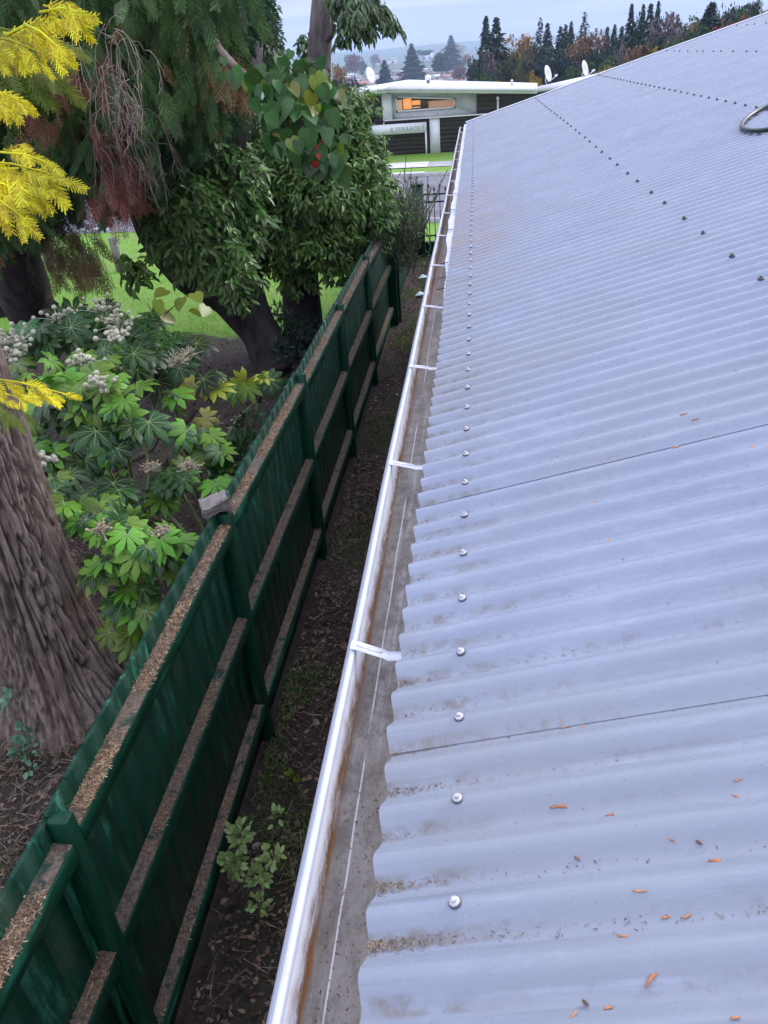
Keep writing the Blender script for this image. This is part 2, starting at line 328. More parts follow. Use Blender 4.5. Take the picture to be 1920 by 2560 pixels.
# ------------------------------------------------------------ ground, terrain, road
def terr(x, y):
    s = lambda a, b, t: (lambda u: u*u*(3-2*u))(min(1, max(0, (t-a)/(b-a))))
    z = -9.0*s(48, 170, y) - 12*s(200, 700, y)
    hr = s(12, 110, x-.12*y+10)*s(60, 150, y)
    z += 17*hr*(1-s(500, 1200, y))
    z += 1.2*noise.noise(Vector((x*.01, y*.01, 3)))*s(60, 200, y)*2
    d = math.hypot(x, y)
    ridge = s(3000, 5600, d)*(1-s(5600, 9000, d)*.5)
    n = noise.noise(Vector((x*.00045, y*.00018, 1)))+.5*noise.noise(Vector((x*.0013, y*.0004, 4)))
    z += ridge*(72+30*n+.012*x)
    z += s(1500, 2600, d)*(1-s(2600, 3600, d))*(8+10*noise.noise(Vector((x*.002, y*.001, 9))))
    return z
def gridax(a):
    o = [0.0]
    for lim, st in a:
        while o[-1] < lim: o.append(o[-1]+st)
    return o
xs = gridax([(40, 1.5), (200, 6), (800, 25), (2500, 90), (8500, 150)]); xs = sorted(set([-v for v in xs]+xs))
ys = [-30, -15, -5]+gridax([(60, 1.5), (240, 5), (800, 25), (2500, 80), (8000, 150)])
V = []; Fa = []
for yy in ys:
    for xx in xs:
        z = terr(xx, yy)
        if -25 < xx < 1 and yy < 20: z += .03*noise.noise(Vector((xx*1.3, yy*1.3, 0)))
        V.append((xx, yy, z))
nx = len(xs)
for j in range(len(ys)-1):
    for i in range(nx-1): Fa.append((j*nx+i, j*nx+i+1, (j+1)*nx+i+1, (j+1)*nx+i))
gr = NT('ground_soil_and_lawn', Roughness=.9)
gx, gy = gr.sep.outputs['X'], gr.sep.outputs['Y']
soil = gr.mix(gr.rng(gr.noise(14, (1, 1, 1), 8, .7), .35, .65), (.020, .014, .011), (.075, .050, .040))
soil = gr.mix(gr.rng(gr.noise(40, (1, 1, 1), 6, .8), .60, .72), soil, (.15, .11, .085))
soil = gr.mix(gr.math('MULTIPLY', gr.rng(gr.noise(1.5, (1, 1, 1), 4), .48, .62), .6), soil, (.035, .055, .018))
lawn = gr.mix(gr.rng(gr.noise(1.2, (1, 1, 1), 7, .7), .3, .7), (.14, .30, .022), (.23, .42, .045))
lawn = gr.mix(gr.math('MULTIPLY', gr.rng(gr.noise(.6, (1, 1, 1), 7, .75), .54, .66), .75), lawn, (.24, .21, .12))
lawn = gr.mix(gr.rng(gr.noise(70, (1, 1, 1), 4, .7), .35, .7, 0, .55), lawn, (.06, .15, .02))
edge = gr.math('ADD', gy, gr.math('MULTIPLY', gr.math('SUBTRACT', gr.noise(.9, (1, 1, 1), 5), .5), 3.0))
edge = gr.math('ADD', edge, gr.math('MULTIPLY', gx, .12))
c = gr.mix(gr.math('MULTIPLY', gr.rng(edge, 11.6, 11.9), gr.math('MAXIMUM', gr.rng(gx, -1.40, -1.45), gr.rng(gy, 17.3, 17.4))), soil, lawn)
far = gr.mix(gr.rng(gr.noise(.05, (1, 1, 1), 7, .6), .35, .65), (.035, .07, .028), (.10, .16, .06))
far = gr.mix(gr.rng(gr.noise(.02, (1, 1, 1), 5), .55, .7), far, (.05, .06, .045))
c = gr.mix(gr.rng(gy, 60, 75), c, far)
gr.col(c); gr.bump(gr.noise(50, (1, 1, 1), 8, .7), .8, .03)
gg = G(); gg.add(V, Fa); o = gg.build('ground', gr.m, smooth=True); tag(o, kind='structure')
SK = -.10
def strip(name, y0, y1, z, m, x0=-60, x1=60, th=0):
    g = G(); n = 60
    for i in range(n):
        a = x0+(x1-x0)*i/n; b = x0+(x1-x0)*(i+1)/n
        P = [(a, y0+SK*(a+1), z), (b, y0+SK*(b+1), z), (b, y1+SK*(b+1), z), (a, y1+SK*(a+1), z)]
        if th:
            g.add([(p[0], p[1], p[2]-th) for p in P]+P, [(4, 5, 6, 7), (0, 1, 5, 4), (2, 3, 7, 6)])
        else: g.add(P, [(0, 1, 2, 3)])
    o = g.build(name, m); tag(o, kind='structure'); return o
strip('road', 21.35, 30.0, .012, m_road)
strip('kerb_near', 21.2, 21.35, .10, m_kerb, th=.12)
strip('kerb_far', 30.0, 30.16, .12, m_kerb, th=.14)
strip('footpath', 32.6, 34.2, .02, m_path)
strip('driveway', 32.55, 34.25, .03, m_pad, -3.9, -1.9)
strip('driveway_crossing', 30.17, 31.2, .03, m_pad, -3.2, -1.9)
# bright far berm (mown grass) lies in the ground material; blades near the edge of the lawn as stuff further down

# ------------------------------------------------------------ the house we stand on
YE = 13.0
house = empty('corrugated_roof_house', (1.5, 6, 0), 'house with long pale blue-grey corrugated iron roof running away from the camera', 'house')
NS = 8
def roof_sheet(k):
    ya = .837+.762*(k-2); yb = ya+.762+.045
    if yb > YE: yb = YE
    n = int(round((yb-ya)/PIT*NS)); xsx = [-.14, -.02, .4, 1.5, 3.2, 5.6]
    vs = []; fs = []
    for top in (1, 0):
        for i in range(n+1):
            yy = ya+(yb-ya)*i/n
            lift = .0022*max(0, 1-(yy-ya)/.08)+.0006*math.sin(yy*9+k)
            for xx in xsx:
                zz = roof_z(xx)-.0088+.0088*math.cos(2*math.pi*(yy-Y0)/PIT)+lift-(0 if top else .0009)
                vs.append((xx+(.0025*math.sin(k*2.1)-.0035*math.cos(2*math.pi*(yy-Y0)/PIT) if xx == -.14 else 0), yy, zz))
    m = len(xsx); T = (n+1)*m
    for i in range(n):
        for j in range(m-1):
            a = i*m+j; fs.append((a, a+1, a+m+1, a+m)); fs.append((T+a, T+a+m, T+a+m+1, T+a+1))
        a = i*m; fs.append((a, a+m, T+a+m, T+a))
    for i in (0, n):
        for j in range(m-1):
            a = i*m+j; fs.append((a, a+1, T+a+1, T+a) if i else (a+1, a, T+a, T+a+1))
    g = G(); g.add(vs, fs); o = g.build('roof_sheet', m_roof, house, smooth=True)
    e = o.modifiers.new('es', 'EDGE_SPLIT'); e.split_angle = math.radians(50)
    return o, ya, yb
sheets = [roof_sheet(k) for k in range(0, 18) if .837+.762*(k-2) < YE-.05]
nrm = Vector((-math.sin(math.radians(15)), 0, math.cos(math.radians(15))))
def screw_geo(g, x, y, s=1.0, hex_=True):
    c = Vector((x, y, roof_z(x)))+nrm*.0002; t = Vector((random.uniform(-.12, .12), random.uniform(-.12, .12), 0)); ax = (nrm+t).normalized()
    g.lathe(c, [(.0096*s, -.0005), (.0096*s, .0012)], 12 if hex_ else 6, ax); g.lathe(c+ax*.0012, [(.0080*s, 0), (.0082*s, .0018), (.0072*s, .0034), (.0036*s, .0038)], 12 if hex_ else 6, ax)
    if hex_: g.lathe(c+ax*.0036, [(.0044*s, 0), (.0044*s, .0052*s), (.0036*s, .0062*s)], 6, ax)
pos = []
yy = Y0
while yy < YE-.05: pos.append((-.030, yy, 0)); yy += 2*PIT
yy = Y0+PIT*2; i = 0
while yy < YE-.05: pos.append((.85+.004*math.sin(yy), yy, 1)); yy += PIT*(4 if i % 2 else 5); i += 1
yy = Y0+PIT*3; i = 0
while yy < YE-.05: pos.append((1.72, yy, 2)); yy += PIT*3
for rx in (2.6, 3.48, 4.36):
    yy = Y0+PIT
    while yy < YE-.05: pos.append((rx, yy, 3)); yy += PIT*(4 if int(yy*10) % 2 else 6)
pos.sort(key=lambda p: math.sqrt(p[0]**2+p[1]**2)+(0 if p[2] < 3 else 6))
g_rest = G(); rest = []
for i, (px, py, rw) in enumerate(pos):
    if rw and (py < 1.2 or px > 5): pass
    if i < 100:
        g = G(); screw_geo(g, px, py, .88 if rw == 0 else 1.1)
        nf_ = 14
        par = next((s[0] for s in sheets if s[1] <= py < s[1]+.762), sheets[-1][0])
        o = g.build('roof_screw', m_zinc if rw == 0 else m_screw_shade, par); o.matrix_parent_inverse = par.matrix_parent_inverse.inverted() @ Matrix.Translation(-house.location) if False else Matrix()
        o.parent = par; o.matrix_parent_inverse = (Matrix.Translation(Vector((0, 0, 0))))
        o.data.materials.append(m_screw_shade) if o.data.name not in () else None
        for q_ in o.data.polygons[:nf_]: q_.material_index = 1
    else: rest.append((px, py, rw))
rest.sort(key=lambda p: p[2])
n0 = 0
for (px, py, rw) in rest:
    screw_geo(g_rest, px, py, .9 if rw == 0 else 1.2, True)
    if rw == 0: n0 = len(g_rest.f)
o = g_rest.build('roof_screws', m_zinc, house); o.data.materials.append(m_screw_shade); tag(o, kind='stuff')
for q_ in list(o.data.polygons)[n0:]: q_.material_index = 1  # upper rows wear the painted shade all over
# barge flashing at the far edge, white
g = G(); zz = lambda x: roof_z(x)
g.add([(-.16, YE-.03, zz(-.16)+.004), (5.6, YE-.03, zz(5.6)+.004), (5.6, YE+.06, zz(5.6)+.010), (-.16, YE+.06, zz(-.16)+.010), (-.16, YE+.06, zz(-.16)-.18), (5.6, YE+.06, zz(5.6)-.18)], [(0, 1, 2, 3), (3, 2, 5, 4)])
g.build('barge_flashing', m_white, house)
# back slope of the roof, walls, soffit, fascia
g = G(); g.add([(5.6, -1, roof_z(5.6)), (5.6, YE, roof_z(5.6)), (11.3, YE, roof_z(-.1)), (11.3, -1, roof_z(-.1))], [(0, 3, 2, 1)]); g.build('back_roof_slope', m_roof, house)
g = G(); g.box(5.5, 5.7, -1, YE+.05, roof_z(5.6)-.02, roof_z(5.6)+.03); g.build('ridge_cap', m_white, house)
g = G(); g.box(.35, 10.9, -1, YE-.5, 0.0, 2.62)
g.prism([(.35, YE-.5, 2.62), (10.9, YE-.5, 2.62), (5.6, YE-.5, roof_z(5.6)-.1)], (0, .06, 0)); g.build('wall', m_soil_h, house)
g = G(); g.box(-.09, .36, -1, YE-.02, 2.645, 2.66); g.build('soffit', m_white, house)
g = G(); g.box(-.112, -.09, -1, YE-.01, 2.64, 2.855); g.build('fascia', m_white, house)
# gutter: an extruded profile
GZ = H-.98
prof = [(-.112, GZ+.012), (-.114, GZ-.062), (-.165, GZ-.066), (-.222, GZ-.066), (-.230, GZ-.060), (-.236, GZ-.010), (-.237, GZ-.001), (-.239, GZ+.002), (-.246, GZ+.002), (-.249, GZ-.002), (-.2495, GZ-.010), (-.2475, GZ-.013)]
prof_out = [(-.2475, GZ-.013), (-.256, GZ-.022), (-.267, GZ-.052), (-.262, GZ-.078), (-.236, GZ-.084), (-.10, GZ-.084), (-.10, GZ+.012), (-.112, GZ+.012)]
def extr(pr, y0, y1, n, wav=.0012):
    g = G(); vs = []; fs = []
    for j in range(n+1):
        yv = y0+(y1-y0)*j/n; dx = wav*math.sin(yv*2.3)+wav*.6*math.sin(yv*5.1+1)+(.004 if yv > 3.6 else 0)*min(1, (yv-3.6)/2); dz = .001*math.sin(yv*3.7)
        vs += [(p[0]+dx, yv, p[1]+dz) for p in pr]
    k = len(pr)
    for j in range(n):
        for i in range(k-1): fs.append((j*k+i, j*k+i+1, (j+1)*k+i+1, (j+1)*k+i))
    g.add(vs, fs); return g
gut = extr(prof[:6], -.3, YE+.03, 200).build('gutter', m_gut_in, house, smooth=True)
lip = extr(prof[5:], -.3, YE+.03, 200).build('gutter_lip', m_white, gut)
face = extr(prof_out, -.3, YE+.03, 200).build('gutter_face', m_white, gut)
g = G(); g.prism([(p[0], YE+.03, p[1]) for p in prof[:11]]+[(-.247, YE+.03, GZ-.078), (-.10, YE+.03, GZ-.084)], (0, .003, 0)); g.build('end_cap', m_white, gut)
# straps across the gutter
for k in range(0, 17):
    by = 1.146+.775*(k-1)
    if by < .2 or by > YE: continue
    g = G(); w = .0125
    sl = .03+random.uniform(-.01, .01)
    pts = [(-.246, GZ+.0045), (-.232, GZ+.0065), (-.178, GZ+.006), (-.170, GZ+.003), (-.120, GZ+.004)]
    th = .0016; vs = []
    for (a, z) in pts:
        yo = by-.40*min(a+.25, .078)+(.02 if a > -.14 else 0)*0
        vs += [(a, yo-w, z), (a, yo+w, z), (a, yo+w, z-th), (a, yo-w, z-th)]
    fs = []
    for i in range(len(pts)-1):
        for q in range(4): fs.append((i*4+q, i*4+(q+1) % 4, (i+1)*4+(q+1) % 4, (i+1)*4+q))
    fs += [(0, 1, 2, 3), (16, 19, 18, 17)]; g.add(vs, fs)
    g.obox((-.208, by-.0168, GZ+.0075), (.026, -.0104, 0), (.001, .0022, 0), (0, 0, .0012))          # pressed rib
    g.build('gutter_bracket', m_strap, gut)
# pale plastic flashing that peeps out under the far roof edge
g = G(); n = 120; vs = []; fs = []
for j in range(n+1):
    yv = 3.3+(YE-3.4)*j/n; s = min(1, (yv-3.3)/1.6)
    xo = -.142-.036*s-.004*math.sin(yv*11)*(1 if yv < 7 else .3); zt = 2.872
    vs += [(xo, yv, zt-.012+.003*math.sin(yv*17)), (-.125, yv, zt)]
for j in range(n): fs.append((2*j, 2*j+1, 2*j+3, 2*j+2))
g.add(vs, fs); g.build('eave_flashing', m_white, house)
for a in [(3.55, .05), (3.75, .04), (4.05, .06), (4.9, .03), (5.6, .04), (6.3, .03)]:
    g = G(); g.obox((-.165, a[0], 2.876), (.02, .003, .002), (-.001, .006, 0), (0, 0, .0008)); g.build('flashing_tear', m_dark, house)

# grime crumbs in the valleys near the eave, and in the gutter
flk = ([(0, -.5, 0), (1, -.35, .1), (1.1, .3, 0), (.1, .5, .12)], [(0, 1, 2, 3)])
def rot_rand(n, tilt=.4):
    a = rng.uniform(0, 2*np.pi, n); R = np.zeros((n, 3, 3)); t = rng.normal(0, tilt, n); u = rng.normal(0, tilt, n)
    ca, sa = np.cos(a), np.sin(a); ct, stt = np.cos(t), np.sin(t); cu, su = np.cos(u), np.sin(u)
    Rz = np.zeros((n, 3, 3)); Rz[:, 0, 0] = ca; Rz[:, 0, 1] = -sa; Rz[:, 1, 0] = sa; Rz[:, 1, 1] = ca; Rz[:, 2, 2] = 1
    Rx = np.zeros((n, 3, 3)); Rx[:, 0, 0] = 1; Rx[:, 1, 1] = ct; Rx[:, 1, 2] = -stt; Rx[:, 2, 1] = stt; Rx[:, 2, 2] = ct
    Ry = np.zeros((n, 3, 3)); Ry[:, 1, 1] = 1; Ry[:, 0, 0] = cu; Ry[:, 0, 2] = su; Ry[:, 2, 0] = -su; Ry[:, 2, 2] = cu
    return Rz @ Rx @ Ry
P = []; 
for v in range(-1, 90):
    yv = Y0+PIT*(v+.5)
    if yv > 7: break
    dens = int(60*(1.6 if v < 6 else .7 if v < 20 else .3)*random.uniform(.3, 1.4))
    if v in (-1, 0, 2): dens *= 4
    for _ in range(dens):
        xx = -.135+abs(random.gauss(0, .035 if random.random() < .6 else .35))
        if xx > 1.2: continue
        P.append((xx, yv+random.gauss(.004, .006), roof_z(xx)-.0165+.0008))
P = np.array(P); g = G(); n = len(P); sc = np.stack([rng.uniform(.0012, .005, n), rng.uniform(.0006, .0018, n), rng.uniform(.001, .003, n)], 1)
g.inst(flk[0], flk[1], P, rot_rand(n, .3), sc); tag(g.build('roof_grime', mat('roof_crumbs', (.10, .075, .05), (.26, .20, .14), 60, .9, island=.6)), 'brown lichen and dust crumbs caught in the valleys of the iron roof', 'grime', kind='stuff')
n = 1500; P = np.stack([rng.uniform(-.215, -.14, n), .35+rng.exponential(2.2, n), np.full(n, GZ-.0645)], 1); P = P[P[:, 1] < 12]; n = len(P)
g = G(); g.inst(flk[0], flk[1], P, rot_rand(n, .2), np.stack([rng.uniform(.001, .006, n), rng.uniform(.0006, .0016, n), np.full(n, .002)], 1))
tag(g.build('gutter_debris', m_leaflit), 'dark crumbs and needles lying on the silty gutter floor', 'debris', kind='stuff')
# orange scraps
def scrap(px, py, L_, W_, a, lab, shape=0):
    r_ = ray(px, py); t = (-.889+.03*TAN-.004)/(r_[2]-TAN*r_[0]); p = r_*t; x0, y0 = p[0], p[1]
    z0 = roof_z(x0)-.0085+.0085*math.cos(2*math.pi*(y0-Y0)/PIT)+.001
    if shape == 0: pl = [(-1, -.3, .2), (-.4, -.5, 0), (.7, -.4, .3), (1, 0, .1), (.6, .5, 0), (-.6, .45, .25)]
    else: pl = [(-1, -.15, .2), (-.1, -.35, 0), (.9, -.9, .3), (.75, 0, .1), (1, .8, .5), (.0, .35, .1), (-.9, .2, .3)]
    ca, sa = math.cos(a), math.sin(a); g = G(); q = [((u*L_*ca-v*W_*sa), (u*L_*sa+v*W_*ca), w*.002) for u, v, w in pl]
    g.add([(x0+u, y0+v, z0+w+u*TAN) for u, v, w in q]+[(x0+u, y0+v, z0+w+u*TAN-.0008) for u, v, w in q], [tuple(range(len(q))), tuple(range(len(q), 2*len(q)))[::-1]]+[(i, (i+1) % len(q), len(q)+(i+1) % len(q), len(q)+i)[::-1] for i in range(len(q))])
    tag(g.build('leaf_scrap', m_orange), lab, 'dead leaf', 'orange leaf scraps on the roof')
SC = [((1396, 2005), .011, .005, .1, 'largest forked orange leaf scrap, left in the middle of a roof corrugation', 1),
 ((1630, 2434), .013, .005, .9, 'long tan tapering leaf scrap near the bottom right of the roof', 1),
 ((1414, 1802), .007, .003, .3, 'orange scrap lying on the dark lap seam of the roof', 1),
 ((1455, 1805), .005, .0016, .8, 'thin orange sliver just right of the scrap on the lap seam', 0),
 ((1525, 2024), .006, .002, .1, 'small orange scrap right of the largest forked scrap', 1),
 ((1847, 1941), .006, .002, .2, 'orange curl near the right edge of the roof, above a slanting sliver', 0),
 ((1848, 1977), .007, .0014, -.8, 'slanting reddish sliver near the right edge of the roof', 0),
 ((1678, 2093), .005, .0015, -.9, 'pale pinkish sliver tilted steeply on a corrugation crest', 0),
 ((1789, 2142), .007, .004, -.2, 'orange triangular scrap caught in a dirty corrugation valley', 1),
 ((1598, 2231), .008, .0016, -.2, 'straight narrow orange sliver on an open corrugation', 0),
 ((1667, 2277), .005, .0022, .1, 'left of two oval orange scraps lying side by side', 0),
 ((1722, 2274), .005, .0022, .4, 'right of two oval orange scraps lying side by side', 0),
 ((1556, 2332), .006, .0022, -.3, 'brown-red crumpled scrap in a dirty valley below the narrow sliver', 1),
 ((1523, 2507), .005, .0022, .1, 'ochre scrap with a dark end beside a grey bud near the roof bottom', 0),
 ((1434, 2532), .006, .002, .8, 'pinkish scrap left of the ochre one near the roof bottom', 0),
 ((1836, 2550), .005, .002, 0, 'faint orange scrap at the very bottom right corner', 0),
 ((1688, 1121), .008, .004, .1, 'dark red crumpled leaf scrap midway along the right of the roof', 1),
 ((1879, 1108), .012, .004, .6, 'brown leaf scrap at the right frame edge half way up the roof', 1),
 ((1482, 1252), .010, .002, .2, 'tan scrap in a grimy valley left of centre on the roof', 0),
 ((1518, 1349), .010, .003, .9, 'pale pink leaf sliver in a valley below the tan scrap', 0),
 ((1842, 914), .013, .002, .9, 'thin dark red sliver on the far upper right of the roof', 0),
 ((1708, 1039), .009, .0025, .1, 'small dark scrap above the dark red crumpled one', 0),
 ((1739, 1042), .008, .0022, .0, 'faint orange fleck right of the small dark scrap', 0)]
for (p, a, b, c_, l, s) in SC: scrap(*p, a*1.02, b*1.3, c_, l, s)
for (p, l) in [((1467, 2494), 'grey seed bud lying near the bottom of the roof'), ((1445, 2136), 'tiny round dark bud on a crest above the forked scraps'), ((1751, 2097), 'round dark bud right of the pinkish sliver')]:
    r_ = ray(*p); t = (-.889+.03*TAN-.004)/(r_[2]-TAN*r_[0]); q = r_*t; z0 = roof_z(q[0])-.0085+.0085*math.cos(2*math.pi*(q[1]-Y0)/PIT)+.0025
    g = G(); g.lathe((q[0]-.004, q[1]+.003, z0), [(.0003, 0), (.0016, .002), (.0022, .004), (.0016, .007), (.0003, .009)], 8, (.6, -.6, .1)); tag(g.build('seed_bud', m_leaflit), l, 'seed', 'grey buds on the roof')
# hose
hp = [(3.2, 5.9), (2.5, 5.72), (2.0, 5.55), (1.75, 5.44), (1.62, 5.33), (1.52, 5.15), (1.475, 4.97), (1.48, 4.80), (1.53, 4.69), (1.62, 4.64), (1.8, 4.60), (2.2, 4.58), (2.9, 4.62)]
pts = []
for i in range(len(hp)-1):
    for k in range(5):
        p0 = hp[max(i-1, 0)]; p1 = hp[i]; p2 = hp[i+1]; p3 = hp[min(i+2, len(hp)-1)]; t = k/5
        q = [.5*((2*p1[j])+(-p0[j]+p2[j])*t+(2*p0[j]-5*p1[j]+4*p2[j]-p3[j])*t*t+(-p0[j]+3*p1[j]-3*p2[j]+p3[j])*t**3) for j in (0, 1)]
        pts.append((q[0], q[1], roof_z(q[0])+.0135))
g = G(); g.tube(pts, .0125, 10); tag(g.build('garden_hose', m_hose, smooth=True), 'black hose looping across the upper right of the corrugated roof', 'hose')

# ------------------------------------------------------------ paling fence
FX = -1.33            # face of the posts
fence = empty('green_paling_fence', (-1.4, 7, 0), 'tall dark green timber fence with three rails, litter lying on its rails', 'fence')
PY_ = [-.45, 1.55, 3.50, 5.62, 7.62, 9.8, 12.4]
TOP = [1.725, 1.74, 1.74, 1.72, 1.71, 1.67]
litter = []
for i in range(6):
    a, b = PY_[i], PY_[i+1]; tz = TOP[i]
    # boards with narrow gaps
    g = G(); yv = a
    while yv < b-.02:
        w = .148; e = min(yv+w, b); k_ = 0
        t = tz+random.uniform(-.0025, .0025); xo = random.uniform(-.0008, .0008)
        g.box(-1.423+xo, -1.405+xo, yv+(.0014 if random.random() < .35 else 0), e, .02, t); yv = e
    g.build('paling_panel', m_fence, fence)
    for (zr, hh, x1) in ((tz-.088, .075, -1.330), (1.0, .075, -1.335), (.33, .08, -1.340)):
        ya, yb = a+.029, b-.029
        if zr > 1.5 : ya, yb = a+.029, b-.029
        g = G(); dz = random.uniform(-.015, .015); ry = .012*math.sin(i*2.2)
        g.obox(((x1-1.404)/2, (ya+yb)/2, zr-hh/2+dz), ((x1+1.404)/2, 0, 0), (0, (yb-ya)/2, ry), (0, 0, hh/2)); rl = g.build('rail', m_rail, fence)
        b_ = rl.modifiers.new('b', 'BEVEL'); b_.width = .004; b_.segments = 1
        g = G(); n = 40; vs = []; fs = []
        for j in range(n+1):
            t = j/n; yy = ya+(yb-ya)*t; z = zr+dz+ry*(2*t-1)+.003
            e = .004+.006*noise.noise(Vector((yy*9, i, zr*7)))
            vs += [(-1.403, yy, z+.004), (x1-.006+e-.006, yy, z)]
        for j in range(n): fs.append((2*j, 2*j+2, 2*j+3, 2*j+1)[::-1])
        g.add(vs, fs); g.build('rail_silt', m_raildirt, rl)
        litter.append((ya, yb, zr+dz, ry, x1, 1 if zr > 1.5 else .55 if zr > .9 else .35))
for i, yv in enumerate(PY_[:-1]):
    g = G(); tz = max(TOP[i], TOP[max(i-1, 0)])-.01
    g.box(-1.403, -1.329, yv-.027, yv+.027, .0, tz-.004); p = g.build('post', m_post, fence); bv = p.modifiers.new('b', 'BEVEL'); bv.width = .005; bv.segments = 1
# big double post and the lower run beyond
g = G(); g.box(-1.45, -1.28, 12.40, 12.54, 0, 2.15); g.build('post', m_post, fence)
g = G(); g.box(-1.36, -1.25, 12.58, 12.74, 0, 2.2); g.build('post', m_post, fence)
g = G(); yv = 12.75
while yv < 17.2: g.box(-1.40, -1.382, yv+.001, yv+.147, .02, 1.30); yv += .149
g.build('paling_panel', mat('lighter_green_paint', (.015, .075, .05), (.03, .12, .08), 6, .5, stretch=(1, 1, .2)), fence)  # lighter green than the nearer palings
g = G(); g.box(-1.381, -1.32, 12.75, 17.2, 1.1, 1.18); g.build('rail', m_rail, fence)
litter.append((12.8, 17.1, 1.18, 0, -1.32, .5))
P = []; 
for (ya, yb, z, ry, x1, d) in litter:
    n = int((yb-ya)*2900*d*(1 if d == 1 else .6)/(1 if ya < 4 else 1.8))
    t = rng.uniform(0, 1, n); t = t[np.array([noise.noise(Vector(((ya+(yb-ya)*q)*3.1, z*5, 1)))+.35 > random.random()*.7 for q in t])]; n = len(t)
    xx = rng.uniform(-1.400, x1-.004, n)
    P.append(np.stack([xx, ya+(yb-ya)*t, z+ry*(2*t-1)+.006+rng.exponential(.003, n)], 1))
P = np.concatenate(P); n = len(P); g = G(); g.inst(flk[0], flk[1], P, rot_rand(n, .35), np.stack([rng.uniform(.005, .018, n), rng.uniform(.0018, .005, n), np.full(n, .006)], 1))
tag(g.build('needle_litter', m_litter), 'brown needles and scales lying thick on the fence rails', 'litter', kind='stuff')
# concrete lump on the second post
g = G(); 
import bmesh
bm = bmesh.new(); bmesh.ops.create_cube(bm, size=1); bmesh.ops.subdivide_edges(bm, edges=bm.edges[:], cuts=3, use_grid_fill=True)
for v in bm.verts:
    v.co.x *= .16; v.co.y *= .12; v.co.z *= .066
    if v.co.x < 0: v.co.z -= .012; v.co.y *= .8
    v.co += Vector([noise.noise(v.co*14+Vector((k*7, 0, 0)))*.018 for k in range(3)])
me = bpy.data.meshes.new('concrete_chunk'); bm.to_mesh(me); bm.free(); me.materials.append(m_conc)
o = bpy.data.objects.new('concrete_chunk', me); COL.objects.link(o); o.location = (-1.41, 3.50, 1.785); o.rotation_euler = (.05, -.1, .5)
tag(o, 'broken grey concrete lump sitting on top of a green fence post', 'concrete lump')

# corner post, low wall and iron fence
cp = empty('green_corner_post', (-1.24, 17.3, 0), 'thick square dark green post behind the tall feathery plant', 'post')
g = G(); g.box(-1.345, -1.11, 17.2, 17.44, 0, 1.46); g.build('shaft', m_post, cp)
g = G(); g.box(-1.36, -1.095, 17.185, 17.455, 1.46, 1.49); g.build('cap', m_post, cp)
lw = G(); lw.box(-1.10, 6, 17.25, 17.40, 0, .27); lw.box(-1.10, 6, 17.23, 17.42, .27, .31); tag(lw.build('low_green_wall', m_post), 'low dark green masonry wall under the black iron fence', 'wall')
fi = empty('iron_fence', (0, 17.3, .3), 'black iron fence with spear-topped bars standing on the low green wall', 'fence')
for z in (.42, 1.10, 1.25):
    g = G(); g.box(-1.10, 6, 17.31, 17.335, z, z+.03); g.build('rail', m_iron, fi)
k = 0; xx = -1.0
while xx < 5.9 and k < 60:
    g = G(); tall = k % 2 == 0; zt = 1.40 if tall else 1.34
    g.tube([(xx, 17.322, .31), (xx, 17.322, zt)], .009, 6)
    g.lathe((xx, 17.322, zt-.01), [(.012, 0), (.026, .012), (.010, .03), (.022, .035), (.002, .09)], 6); g.build('bar', m_iron, fi); xx += .117; k += 1

# ------------------------------------------------------------ foliage tools
def norm(a): return a/np.maximum(1e-9, np.linalg.norm(a, axis=-1, keepdims=True))
def frames(d, nrm_):
    """R with columns x = side, y = along d, z = normal"""
    d = norm(d); s = norm(np.cross(d, nrm_)); z = np.cross(s, d); return np.stack([s, d, z], 2)
LEAF = ([(0, 0, 0), (0, .5, -.05), (0, 1, -.20), (-.17, .38, .05), (-.13, .74, -.03), (.17, .38, .05), (.13, .74, -.03)], [(0, 1, 3), (3, 1, 2, 4), (0, 5, 1), (5, 6, 2, 1)])
def blob_pts(blobs, n, shell=.65):
    """n points in world space, in ellipsoids given as (px,py,Y,rx_px,ry_px[,weight])"""
    w = np.array([b[3]*b[4]*(b[5] if len(b) > 5 else 1) for b in blobs], float); w /= w.sum()
    idx = rng.choice(len(blobs), n, p=w); C = np.array([PY(b[0], b[1], b[2]) for b in blobs])
    sc = np.array([[b[2]*1.15/F*b[3], b[2]*1.15/F*(b[3]+b[4])*.5, b[2]*1.15/F*b[4]] for b in blobs])
    u = norm(rng.normal(size=(n, 3))); rr = (shell+(1-shell)*rng.uniform(0, 1, n))**1.0*rng.uniform(.75, 1.12, n)
    lump = np.array([1+.28*noise.noise(Vector(v*2.3)+Vector((i*3.1, 0, 0))) for v, i in zip(u, idx)])
    off = u*(rr*lump)[:, None]*sc[idx]
    return C[idx]+off, u, idx
def leafcloud(name, m, blobs, n, L_, wid=1.0, droop=.6, parent=None, clump=6, tmpl=LEAF, shell=.65, face=.5):
    """leaves in whorls: each whorl has a centre and clump leaves radiating and drooping"""
    nc = n//clump; C, u, _ = blob_pts(blobs, nc, shell)
    P = np.repeat(C, clump, 0)+rng.normal(0, L_*.16, (nc*clump, 3)); U = np.repeat(u, clump, 0)
    d = norm(rng.normal(size=P.shape)+U*.8); d[:, 2] -= droop; d = norm(d)
    nn = norm(rng.normal(0, .45, P.shape)+np.array([.15, -.5, .9])*face*2+U*.5)
    R = frames(d, nn); s = L_*rng.uniform(.65, 1.2, len(P)); g = G()
    g.inst(tmpl[0], tmpl[1], P, R, np.stack([s*wid, s, s], 1)); return g.build(name, m, parent)
